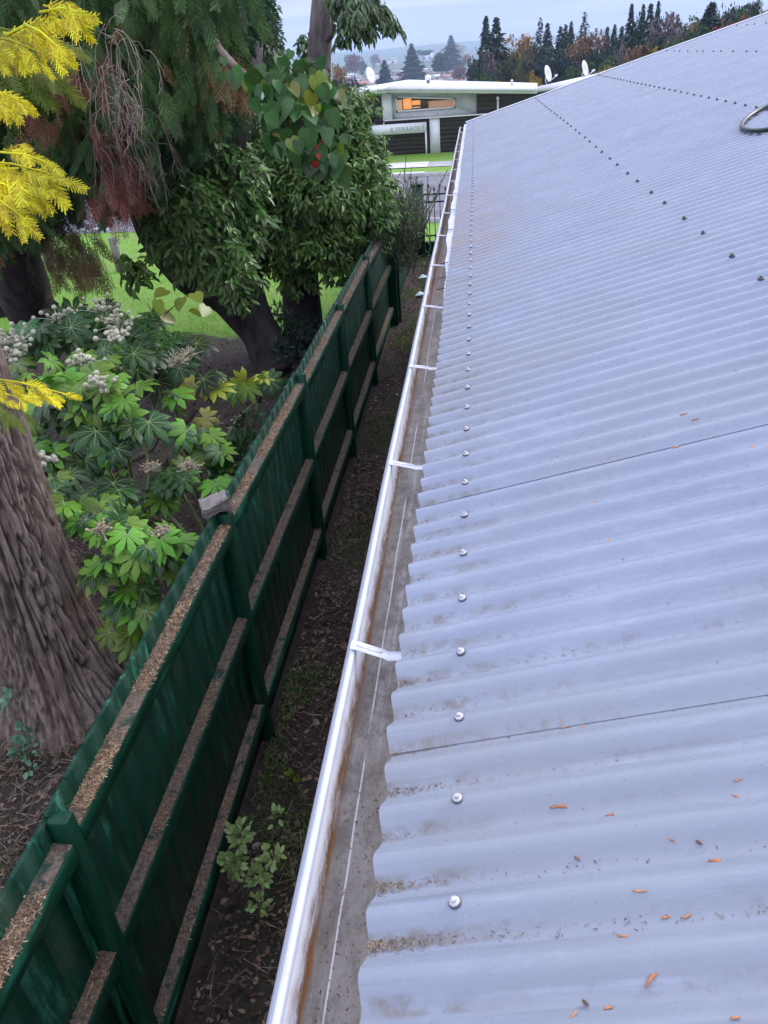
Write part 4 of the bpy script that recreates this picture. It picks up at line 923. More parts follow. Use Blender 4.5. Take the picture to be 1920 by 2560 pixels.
fatsia('sparse yellowing fatsia with a dried pinkish flower head in the middle of the bed', (-2.75, 6.7, 0),
       [(430, 1010, 1.1, 45, 45), (520, 960, 1.1, 60, 40), (640, 960, .8, 55, 45), (480, 1080, .9, 60, 60)], [(m_fatsiay, 7, 'yellow_leaves'), (m_fatsia, 9, 'foliage'), (m_fatsiad, 9, 'shade_painted_leaves')], .22,
       dead=[[(445, 900, 1.45, 90, .075)], [(470, 880, 1.45, 60, .05)]])
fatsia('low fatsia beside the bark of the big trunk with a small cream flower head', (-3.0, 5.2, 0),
       [(140, 1200, 1.1, 50, 60), (190, 1260, 1.0, 90, 60), (250, 1150, 1.0, 80, 60), (130, 1130, 1.1, 50, 60), (300, 1220, .9, 70, 50)], [(m_fatsia, 16, 'foliage'), (m_fatsiad, 30, 'shade_painted_leaves')], .21, heads=[[(105, 1140, 1.45, 20, .055)]])
fatsia('small fatsia with brown dried heads between the grey branch and the concrete lump', (-2.3, 5.4, 0),
       [(440, 1190, .9, 60, 30), (530, 1210, .8, 50, 40), (400, 1240, .7, 50, 30), (550, 1140, .7, 50, 50)], [(m_fatsia, 12, 'foliage'), (m_fatsiad, 12, 'shade_painted_leaves')], .19, dead=[[(375, 1165, 1.05, 60, .045)], [(470, 1165, 1.05, 70, .05)]])
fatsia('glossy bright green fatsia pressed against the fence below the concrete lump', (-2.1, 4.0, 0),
       [(300, 1330, 1.35, 80, 50), (390, 1360, 1.3, 70, 50), (280, 1420, 1.15, 60, 50), (400, 1430, 1.1, 60, 40), (350, 1500, .9, 70, 60), (330, 1590, .6, 60, 60), (240, 1300, 1.3, 50, 40)], [(m_fatsia, 46, 'foliage'), (m_fatsiad, 22, 'shade_painted_leaves')], .165,
       dead=[[(255, 1320, 1.5, 60, .04)], [(400, 1330, 1.5, 30, .035)]])
# grey bent branch lying in the bed
g = G(); limb(g, [PZ(250, 1195, .15), PZ(300, 1165, .25), PZ(370, 1130, .35), PZ(400, 1090, .45), PZ(460, 1060, .6), PZ(490, 1020, .75)], .035, .025, 9); tag(g.build('bent_branch', mat('brown_branch', (.07, .05, .042), (.13, .10, .085), 20, .8, bump=.4), smooth=True), 'bent brown branch rising through the bed between the fatsias', 'branch')

# small plants
def plant(name, label, cat, base, blobs, m, n, L_, wid=1.6, sn=8):
    o = empty(name, base, label, cat); st = G(); C, u, _ = blob_pts(blobs, n, .2); b = np.array(base)
    d = norm(u+np.array([0, -.2, .5])+rng.normal(0, .4, C.shape)); nn = norm(rng.normal(0, .4, C.shape)+np.array([.1, -.5, 1])); g = G()
    s = L_*rng.uniform(.6, 1.2, n); g.inst(LEAF[0], LEAF[1], C, frames(d, nn), np.stack([s*wid, s, s], 1)); g.build('foliage', m, o)
    for k in range(sn):
        q = C[rng.integers(n)]; st.tube([b, (b+q)/2+rng.normal(0, .03, 3), q], [.006, .004, .002], 5)
    st.build('stem', m_twig, o); return o
def YZ(px, py, z): return PZ(px, py, z)[1]
ps = PZ(590, 2270, 0); ps[2] = 0
plant('small_shrub', 'small pale green leafy shrub growing in the strip between fence and gutter', 'shrub', tuple(ps), [(600, 2090, YZ(600, 2090, .45), 40, 50), (580, 2160, YZ(580, 2160, .35), 45, 40), (640, 2190, YZ(640, 2190, .3), 50, 30), (680, 2140, YZ(680, 2140, .35), 40, 30), (690, 2040, YZ(690, 2040, .4), 25, 25, .5), (650, 2260, YZ(650, 2260, .2), 40, 35, .5)], m_small, 330, .042)
ps = PZ(735, 1950, .02); ps[2] = 0
plant('yellow_seedling', 'tiny yellow-green seedling on the dark soil beside the gutter', 'seedling', tuple(ps), [(735, 1940, YZ(735, 1940, .08), 16, 10)], m_viney, 12, .05, 1.8, 3)
ps = PZ(60, 1900, 0); ps[2] = 0
plant('blue_green_seedling', 'blue-green seedling with oval leaves at the foot of the big trunk', 'seedling', tuple(ps), [(60, 1830, YZ(60, 1830, .25), 32, 28), (60, 1880, YZ(60, 1880, .2), 35, 30), (20, 1750, YZ(20, 1750, .4), 18, 40, .6), (75, 1920, YZ(75, 1920, .1), 22, 15)], m_seedl, 60, .055, 2.2)
ps = PZ(600, 1110, 0); ps[2] = 0
plant('dark_undershrub', 'dull dark green undershrub against the outside of the fence', 'shrub', tuple(ps), [(600, 1130, YZ(600, 1130, .6), 50, 60), (560, 1180, YZ(560, 1180, .6), 50, 40), (620, 1060, YZ(620, 1060, .6), 35, 40)], m_fatsiad, 420, .09, 1.2)

# ground cover: litter, twigs, grass
def ground_pts(n, x0, x1, y0, y1, ex=None):
    P = np.stack([rng.uniform(x0, x1, n), rng.uniform(y0, y1, n), np.zeros(n)], 1)
    if ex is not None: P = P[ex(P)]
    P[:, 2] = [.03*noise.noise(Vector((a*1.3, b*1.3, 0)))+.008 for a, b in P[:, :2]]; return P
LF = ([(0, -.5, 0), (.35, -.2, .12), (.3, .25, .05), (0, .55, .15), (-.3, .2, .1), (-.32, -.25, .02), (0, 0, -.02)], [(0, 1, 6), (1, 2, 6), (2, 3, 6), (3, 4, 6), (4, 5, 6), (5, 0, 6)])
def litterobj(name, m, sets, sr, label, cat='leaf litter', tilt=.45, tm=LF, asp=(.5, 1)):
    g = G()
    for P in sets:
        n = len(P); s = rng.uniform(sr[0], sr[1], n); g.inst(tm[0], tm[1], P, rot_rand(n, tilt), np.stack([s*rng.uniform(asp[0], asp[1], n), s, s], 1))
    tag(g.build(name, m), label, cat, kind='stuff')
litterobj('leaf_litter', m_leaflit, [ground_pts(14000, -1.36, .1, .9, 8), ground_pts(7000, -1.36, .1, 8, 17), ground_pts(16000, -4.6, -1.45, 1.2, 6), ground_pts(16000, -7.5, -1.45, 5, 12)], (.012, .045), 'dark brown dead leaves carpeting the soil on both sides of the fence')
litterobj('pale_leaf_litter', m_paleleaf, [ground_pts(260, -1.36, .1, .9, 10), ground_pts(500, -4.6, -1.45, 1.6, 12)], (.02, .06), 'scattered pale dry leaves on the dark soil')
TW = ([(-.03, 0, 0), (.03, 0, 0), (.03, 1, .02), (-.03, 1, .02), (0, .5, .05)], [(0, 1, 4), (1, 2, 4), (2, 3, 4), (3, 0, 4)])
litterobj('dry_stalks', mat('dry_stalk', (.13, .095, .07), (.30, .235, .18), 20, .8, island=.5), [ground_pts(1500, -1.36, .1, .9, 9), ground_pts(4500, -4.4, -1.5, 1.4, 4.6)+np.array([0, 0, .01])], (.04, .16), 'thin dry stalks and roots lying on the soil', 'stalks', .18, TW, (.25, .4))
BL = ([(-.05, 0, 0), (.05, 0, 0), (.035, .55, .12), (-.035, .55, .12), (0, 1, .35)], [(0, 1, 2, 3), (3, 2, 4)])
def grass(name, m, P, h, label):
    n = len(P); d = rng.normal(0, .55, (n, 3)); d[:, 2] = 1; g = G(); s = h*rng.uniform(.5, 1.2, n)
    g.inst(BL[0], BL[1], P, frames(d, norm(rng.normal(size=(n, 3))*np.array([1, 1, .3]))), np.stack([s*1.0, s, s], 1)); tag(g.build(name, m), label, 'grass', kind='stuff')
def patch(P, k=1.6, th=.05, s=0): return np.array([noise.noise(Vector((a*k, b*k, s))) > th for a, b in P[:, :2]])
P = ground_pts(42000, -1.36, -.1, .8, 4.2); P = P[patch(P, 1.3, .0, 5)]; P = P[(P[:, 1] < 1.9) | (rng.uniform(0, 1, len(P)) < .3)]
P2 = ground_pts(16000, -4.2, -1.5, 1.0, 4.2); P2 = P2[patch(P2, 1.2, .0, 8)]
P3 = ground_pts(20000, -1.36, -.1, 5.5, 17); P3 = P3[patch(P3, .8, .05, 2)]
grass('grass_tufts', m_grass, np.concatenate([P, P3]), .062, 'dull green grass tufts along the strip below the gutter')
grass('mossy_grass', m_drygrass, np.concatenate([P2, P3[::2]+.005]), .06, 'dry brownish grass around the foot of the big trunk')
n = 52000; yy = 11.7+(rng.uniform(0, 1, n)**1.5)*9.3; xx = -1.5-rng.uniform(0, 1, n)*yy*.75; P = np.stack([xx, yy+.12*(-xx), np.full(n, .0)], 1); P = P[P[:, 1] < 21.1-.1*(P[:, 0]+1)]
grass('lawn_grass', leafm('lawn_blade', (.12, .28, .02), (.25, .44, .05), .5, .4), P, .05, 'bright green mown lawn between the trees and the road')
# plastic litter bits at the foot of the far fence
for (px, py, l) in ((1057, 695, 'pale blue scrap of plastic on the ground beside the far gutter'), (1050, 738, 'greenish glassy scrap below the pale blue one')):
    p = PZ(px, py, .02); g = G(); g.add([(p[0]-.09, p[1]-.05, .02), (p[0]+.08, p[1]-.06, .05), (p[0]+.11, p[1]+.06, .03), (p[0], p[1]+.02, .09), (p[0]-.08, p[1]+.07, .02)], [(0, 1, 3), (1, 2, 3), (2, 4, 3), (4, 0, 3)]); tag(g.build('plastic_scrap', m_plast), l, 'rubbish')

# ------------------------------------------------------------ bollards on the lawn
for (px, py, h, lab) in ((302, 678, .74, 'round grey timber bollard standing clear on the lawn, nearest the leaning trunk'), (128, 676, .74, 'round timber bollard half hidden by brown hanging twigs at the left'), (640, 682, .74, 'round timber bollard seen through gaps in the bushy tree')):
    p = PZ(px, py, 0); g = G(); g.lathe((p[0], p[1], 0), [(.098, 0), (.096, .3), (.093, h-.02), (.082, h)], 18, (-.03, 0, 1)); tag(g.build('bollard', m_wood), lab, 'bollard', 'timber bollards along the lawn')

# ------------------------------------------------------------ white house over the road
wh = empty('white_house', (-1.5, 38, 0), 'low white-roofed house with dark weatherboards across the road', 'house')
c1 = lambda x, y: (640+x/2.592, y/2.592)
c2 = lambda x, y: (1200+x/2.304, y/2.304)
HY = 37.7
def P1(x, y, Y=HY): return PY(*c1(x, y), Y)
def wallp(name, pts, Y, m, th=.15, par=wh):
    g = G(); g.prism([P1(x, y, Y) for x, y in pts], (0, th, 0)); return g.build(name, m, par)
# weatherboards: overlapping boards
def boards(name, x0, x1, zt0, zt1, zb, y, pitch=.17, par=wh):
    g = G(); z = zb
    while z < max(zt0, zt1):
        a = min(z+pitch, zt0); b = min(z+pitch, zt1)
        if a > z or b > z:
            a = max(a, z+.002); b = max(b, z+.002)
            g.add([(x0, y-.035, z), (x1, y-.035, z), (x1, y-.005, b+.02), (x0, y-.005, a+.02), (x0, y, z), (x1, y, z)], [(0, 1, 2, 3), (4, 5, 1, 0)])
        z += pitch
    g.prism([(x0, y, zb), (x1, y, zb), (x1, y, zt1), (x0, y, zt0)], (0, .1, 0)); return g.build(name, m_board, par)
boards('weatherboards', -9.0, -4.06, 2.50, 2.44, -.05, HY+.02)
boards('weatherboards', -4.0, -2.03, 1.40, 1.38, 0, HY-.02)
boards('weatherboards', -1.58, 4.5, 1.36, 1.42, 0, HY-.02)
boards('weatherboards', .02, 8.0, 2.15, 1.9, 1.35, HY+.02)
g = G(); g.box(-4.05, -3.63, HY-.12, HY+.1, 1.41, 2.42); g.build('pier', m_white2, wh)
g = G(); g.box(-2.02, -1.585, HY-.14, HY+.1, 0, 1.40); g.build('column', m_white2, wh)
# recessed pale wall with its slanting window opening
wx = (-3.43, -.935); zt = (2.275, 2.065); zb_ = (1.725, 1.737)
m_grey = mat('pale_grey_wall', (.42, .44, .44), (.50, .52, .52), 3, .7)
g = G()
def quadw(pts): g.prism([(a, HY+.02, b) for a, b in pts], (0, .12, 0))
quadw([(-3.62, 1.40), (wx[0], zb_[0]), (wx[0], zt[0]), (-3.62, 2.46)])
quadw([(-3.62, 1.40), (.02, 1.40), (wx[1], zb_[1]), (wx[0], zb_[0])])
quadw([(.02, 1.40), (.02, 2.2), (wx[1], zt[1]), (wx[1], zb_[1])])
quadw([(-3.62, 2.46), (wx[0], zt[0]), (wx[1], zt[1]), (.02, 2.2)])
g.build('recessed_wall', m_grey, wh)
win = G()
for a, b in (((wx[0], zb_[0]), (wx[1], zb_[1])), ((wx[1], zb_[1]), (wx[1], zt[1])), ((wx[1], zt[1]), (wx[0], zt[0])), ((wx[0], zt[0]), (wx[0], zb_[0]))):
    c_ = ((a[0]+b[0])/2, HY, (a[1]+b[1])/2); dx, dz = (b[0]-a[0])/2, (b[1]-a[1])/2; l = math.hypot(dx, dz); win.obox(c_, (dx*(1+.03/l), 0, dz*(1+.03/l)), (0, .03, 0), (-dz/l*.03, 0, dx/l*.03))
win = win.build('window', m_white2, wh)
g = G(); gl = NT('window_glass', Roughness=.08); gl.col(gl.mix(.0, (.10, .065, .05), (.1, .06, .05)))
g.prism([(wx[0], HY+.05, zb_[0]), (wx[1], HY+.05, zb_[1]), (wx[1], HY+.05, zt[1]), (wx[0], HY+.05, zt[0])], (0, .01, 0)); g.build('pane', gl.m, win)
def emis(n, c_, s): m = bpy.data.materials.new(n); m.use_nodes = True; b = m.node_tree.nodes['Principled BSDF']; b.inputs['Base Color'].default_value = (*c_, 1); b.inputs['Emission Color'].default_value = (*c_, 1); b.inputs['Emission Strength'].default_value = s; return m
me_or = emis('lit_room_orange', (.62, .25, .08), .62); me_br = emis('lit_room_brown', (.26, .15, .10), .55); me_tan = emis('lit_wall_tan', (.36, .22, .14), .55)
for (xa, xb, za, zb2, m) in ((-3.42, -3.18, 1.74, 2.17, me_tan), (-3.14, -2.78, 1.78, 2.24, me_or), (-2.76, -2.40, 1.92, 2.10, me_or), (-2.76, -2.40, 1.80, 1.86, me_tan), (-2.05, -.96, 1.745, 2.04, me_br)):
    g = G(); g.box(xa, xb, HY+.042, HY+.048, za, min(zb2, zt[0]+(zt[1]-zt[0])*(xb-wx[0])/(wx[1]-wx[0])-.03)); g.build('lit_room', m, win)
# capping line, sign
g = G(); g.box(-4.0, 4.5, HY-.22, HY+.0, 1.385, 1.425); g.build('ledge', m_white2, wh)
sg = empty('name_sign', (-2.2, HY-.3, 0), 'white name board on a white post reading E TERRACE in pale grey letters', 'sign')
g = G(); g.box(-5.4, -2.15, HY-.30, HY-.26, .86, 1.26); g.build('board', m_white2, sg)
g = G(); g.box(-2.22, -2.15, HY-.31, HY-.25, 0, .86); g.build('post', m_white2, sg)
def text(s, x, z, size, y, par, m):
    cu = bpy.data.curves.new('lettering', 'FONT'); cu.body = s; cu.size = size; cu.extrude = .004; cu.space_character = 1.18; cu.offset = 0.004
    o = bpy.data.objects.new('lettering', cu); COL.objects.link(o); o.rotation_euler = (math.pi/2, 0, 0); o.location = (x, y, z)
    bpy.context.view_layer.update(); dg = bpy.context.evaluated_depsgraph_get(); me = bpy.data.meshes.new_from_object(o.evaluated_get(dg)); me.transform(o.matrix_world)
    COL.objects.unlink(o); bpy.data.objects.remove(o); me.materials.clear(); me.materials.append(m)
    o2 = bpy.data.objects.new('lettering', me); COL.objects.link(o2); o2.parent = par; o2.matrix_parent_inverse = Matrix.Translation(-par.location); return o2
text('E TERRACE', -3.72, .97, .225, HY-.308, sg, m_letter)
g = G(); g.obox((-2.285, HY-.305, 1.06), (.008, 0, 0), (0, .004, 0), (0, 0, .075))
for k in range(4):
    for s in (-1, 1): g.obox((-2.285+s*.018, HY-.305, 1.04+k*.03), (.016, 0, .010*s), (0, .004, 0), (0, 0, .006))
g.build('fern_emblem', m_letter, sg)
g = G(); g.tube([(.92, HY-.06, 1.42), (.92, HY-.06, 1.92)], .045, 10); g.tube([(.92, HY-.06, 1.92), (.90, HY-.12, 2.02)], .06, 10); g.build('drainpipe', m_white2, wh)
# roof slabs: top skin + thick fascia
def slab(name, pts, th, par=wh):
    g = G(); g.prism([np.array(p)-np.array([0, 0, th]) for p in pts], (0, 0, th)); return g.build(name, m_white2, par)
A_ = P1(850, 562, 37.0); B_ = P1(480, 612, 37.0); C_ = PY(*c2(330, 505), 37.0); Dr = P1(985, 516, 44); Er = PY(*c2(330, 478), 44.0); Fl = P1(610, 578, 41)
slab('roof', [A_, C_, Er, Dr], .22); slab('roof', [B_, A_, Dr, Fl], .22)
g = G(); 
for a, b in ((B_, A_), (A_, C_)):
    dd = norm(b-a)*.0; g.prism([a+np.array([0, -.10, -.02]), b+np.array([0, -.10, -.02]), b+np.array([0, -.10, -.11]), a+np.array([0, -.10, -.11])], (0, .10, 0))
g.build('gutter', m_white2, wh)
w2a = PY(*c2(300, 505), 37.6); w2b = PY(*c2(720, 440), 37.6); w2c = PY(*c2(760, 405), 45); w2d = PY(*c2(430, 485), 45)
slab('roof', [w2a, w2b, w2c, w2d], .2)
# dishes
def dish(px, py, Y, r, lab, aim=(.80, -.42, .25), foot=None):
    c = PY(px, py, Y); o = empty('satellite_dish', tuple(c), lab, 'satellite dish', 'satellite dishes on the white roof'); ax = Vector(aim).normalized()
    g = G(); g.lathe(c, [(.02, -.10*r*2), (r*.5, -.065*r*2), (r*.8, -.02*r), (r, .05*r), (r*.985, .07*r), (r*.5, -.04*r*2), (.01, -.08*r*2)], 24, ax); g.build('reflector', m_dish, o, smooth=True)
    q = Vector(c); e = q+ax*r*1.1+Vector((.05, 0, -r*.55)); g = G(); g.tube([q+Vector((0, 0, -r*.9)), q+Vector((0, 0, -r*.95))+ax*r*.4, e], .018, 6); g.build('arm', m_dish, o)
    g = G(); g.obox(e+ax*-.02, tuple(ax*.07), (0, .04, 0), (0, 0, .04)); g.build('receiver', m_white2, o)
    g = G(); f = Vector(foot); g.tube([q-ax*.05, q-ax*.1+Vector((0, 0, -r*.7)), f], .022, 6); g.build('mast', m_dish, o)
dish(*c1(741, 487), 40, .34, 'white satellite dish on the left end of the white roof, near the tree', foot=PY(*c1(755, 545), 40))
dish(*c2(390, 424), 38.5, .33, 'left of the two dishes on the right of the white roof', foot=PY(*c2(385, 488), 38.6))
dish(*c2(604, 396), 39, .33, 'right-hand dish nearest the edge of the corrugated roof', foot=PY(*c2(592, 455), 39.2))
vt = empty('roof_vent', tuple(P1(1116, 540, 39.5)), 'round white-capped vent on the white roof', 'vent'); c_ = P1(1116, 540, 39.5)
g = G(); g.lathe(c_, [(.07, 0), (.07, .14)], 12); g.build('flue', mat('vent_grey', (.12, .12, .12), (.2, .2, .2), 5, .5), vt); g = G(); g.lathe(c_+np.array([0, 0, .12]), [(.05, 0), (.12, .02), (.14, .09), (.11, .18), (.03, .22)], 14); g.build('cap', m_white2, vt, smooth=True)
g = G(); c_ = PY(*c2(183, 500), 38.6); g.lathe(c_, [(.05, 0), (.05, .22), (.07, .24), (.02, .28)], 10); tag(g.build('roof_vent', m_dish), 'thin pale pipe vent left of the two dishes', 'vent')

# ------------------------------------------------------------ distant trees and houses
def conifer_mesh(name, n=900, open_=.3, w=.24):
    """unit tall tree, z 0..1, narrow tiers of drooping sprays"""
    tv, tf = [(-.5, 0, 0), (.5, 0, 0), (.32, .7, -.2), (-.32, .7, -.2), (0, 1.1, -.45)], [(0, 1, 2, 3), (3, 2, 4)]
    z = .10+.88*rng.uniform(0, 1, n)**.9; tier = (np.sin(z*48)*.5+.5); a = rng.uniform(0, 2*np.pi, n); prof_ = w*(1-z)**.95*(.55+.45*tier)*(1+.35*np.sin(a*3+z*9)*open_*2)
    r = prof_*rng.uniform(.15, 1, n)**.6; P = np.stack([np.cos(a)*r, np.sin(a)*r, z], 1); d = np.stack([np.cos(a), np.sin(a), rng.uniform(-.5, .1, n)], 1); s = (.014+.070*(1-z))*rng.uniform(.6, 1.3, n)
    g = G(); g.inst(tv, tf, P, frames(d, norm(np.stack([np.zeros(n), np.zeros(n), np.ones(n)], 1)+rng.normal(0, .35, (n, 3)))), np.stack([s*.8, s, s], 1)); return g
def round_mesh(name, n=1500, w=.40, flat=1.0, open_=0.0, low=.15):
    tv, tf = [(-.5, -.3, 0), (.5, -.35, .1), (.45, .4, 0), (-.35, .5, .12)], [(0, 1, 2, 3)]
    k = 16; C = norm(rng.normal(size=(k, 3)))*rng.uniform(.25, .72, (k, 1)); rad = rng.uniform(.28, .5, k); idx = rng.integers(0, k, n)
    u = norm(rng.normal(size=(n, 3))); P = C[idx]+u*(rad[idx]*rng.uniform(.65, 1.05, n))[:, None]; P[:, 0] *= w; P[:, 1] *= w; P[:, 2] = low+(1-low)*.5*(1+P[:, 2]*flat*.95)
    P[:, 2] = np.clip(P[:, 2], .03, 1.05)
    s = rng.uniform(.022, .055, n)*(1-open_*.3); g = G(); g.inst(tv, tf, P, rot_rand(n, .9), s); return g
CM = {'dk': ((.014, .034, .024), (.035, .065, .042)), 'pine': ((.018, .038, .030), (.04, .07, .05)), 'mid': ((.04, .075, .03), (.08, .13, .05)), 'olive': ((.08, .085, .03), (.14, .14, .05)),
      'gold': ((.26, .17, .03), (.40, .28, .06)), 'brown': ((.13, .075, .045), (.24, .14, .085)), 'red': ((.17, .022, .022), (.30, .05, .045)), 'dusk': ((.17, .085, .08), (.26, .13, .12)), 'bare': ((.12, .10, .11), (.2, .17, .18)), 'bluedk': ((.02, .035, .045), (.04, .06, .07)), 'rust': ((.22, .12, .05), (.33, .19, .09))}
KM = {k: mat('far_foliage_'+k, v[0], v[1], 8, .8, .2, island=.4, trans=.1) for k, v in CM.items()}
shapes = {'cone': lambda: conifer_mesh('c', 1500, .3, .22), 'slim': lambda: conifer_mesh('c', 1100, .2, .13), 'open': lambda: conifer_mesh('c', 700, .7, .30),
          'round': lambda: round_mesh('r', 2200, .50, 1.0), 'wide': lambda: round_mesh('r', 2600, .78, .95, 0, .1), 'tallr': lambda: round_mesh('r', 2000, .34, 1.0), 'dome': lambda: round_mesh('r', 1800, .55, .55, 0, .45)}
cache = {}
def trunk_geo(h):
    g = G(); g.tube([(0, 0, 0), (.01, 0, h*.5), (0, .01, h)], [.022, .016, .006], 6)
    for k in range(4):
        a = k*1.7; g.tube([(0, 0, h*.45+k*.05), (.13*math.cos(a), .13*math.sin(a), h*.75+k*.04)], [.010, .003], 5)
    return g
def far_tree(px, top, wpx, Y, shape, colr, label, group='trees around the distant town', k=0):
    if px < 1200 and Y >= 300 and k == 0:
        asp = {'round': 1.25, 'wide': .9, 'cone': 2.3, 'slim': 3.2, 'dome': 1.1, 'tallr': 1.7, 'open': 2}[shape]; best = None
        for i in range(60):
            Yc = 250*1.042**i; q = PY(px, top, Yc); h_ = q[2]-terr(q[0], Yc); e = abs(math.log(max(.1, h_)/(wpx*Yc*1.15/F)/asp))
            if best is None or e < best[0]: best = (e, Yc)
        Y = best[1]
    key = (shape, colr, k); p = PY(px, top, Y); zb = terr(p[0], Y)-.3; h = p[2]-zb
    if h < 1: return
    wid = wpx*Y*1.15/F; base_w = {'cone': .20, 'slim': .11, 'open': .30, 'round': .85, 'wide': 1.25, 'tallr': .58, 'dome': .9}[shape]
    o = empty('conifer' if shape in ('cone', 'slim', 'open') else 'broadleaf_tree', (p[0], Y, zb), label, 'tree', group)
    if key not in cache:
        c_ = shapes[shape]().build('crown', KM[colr], o); t_ = trunk_geo(.8).build('trunk', m_twig if colr != 'bare' else m_gbark, o); cache[key] = (c_.data, t_.data)
    else:
        c_ = bpy.data.objects.new('crown', cache[key][0]); COL.objects.link(c_); c_.parent = o
        t_ = bpy.data.objects.new('trunk', cache[key][1]); COL.objects.link(t_); t_.parent = o
    c_.matrix_parent_inverse = Matrix(); t_.matrix_parent_inverse = Matrix()
    s = wid/base_w; o.scale = (s, s, h); o.rotation_euler.z = random.uniform(0, 6.28)
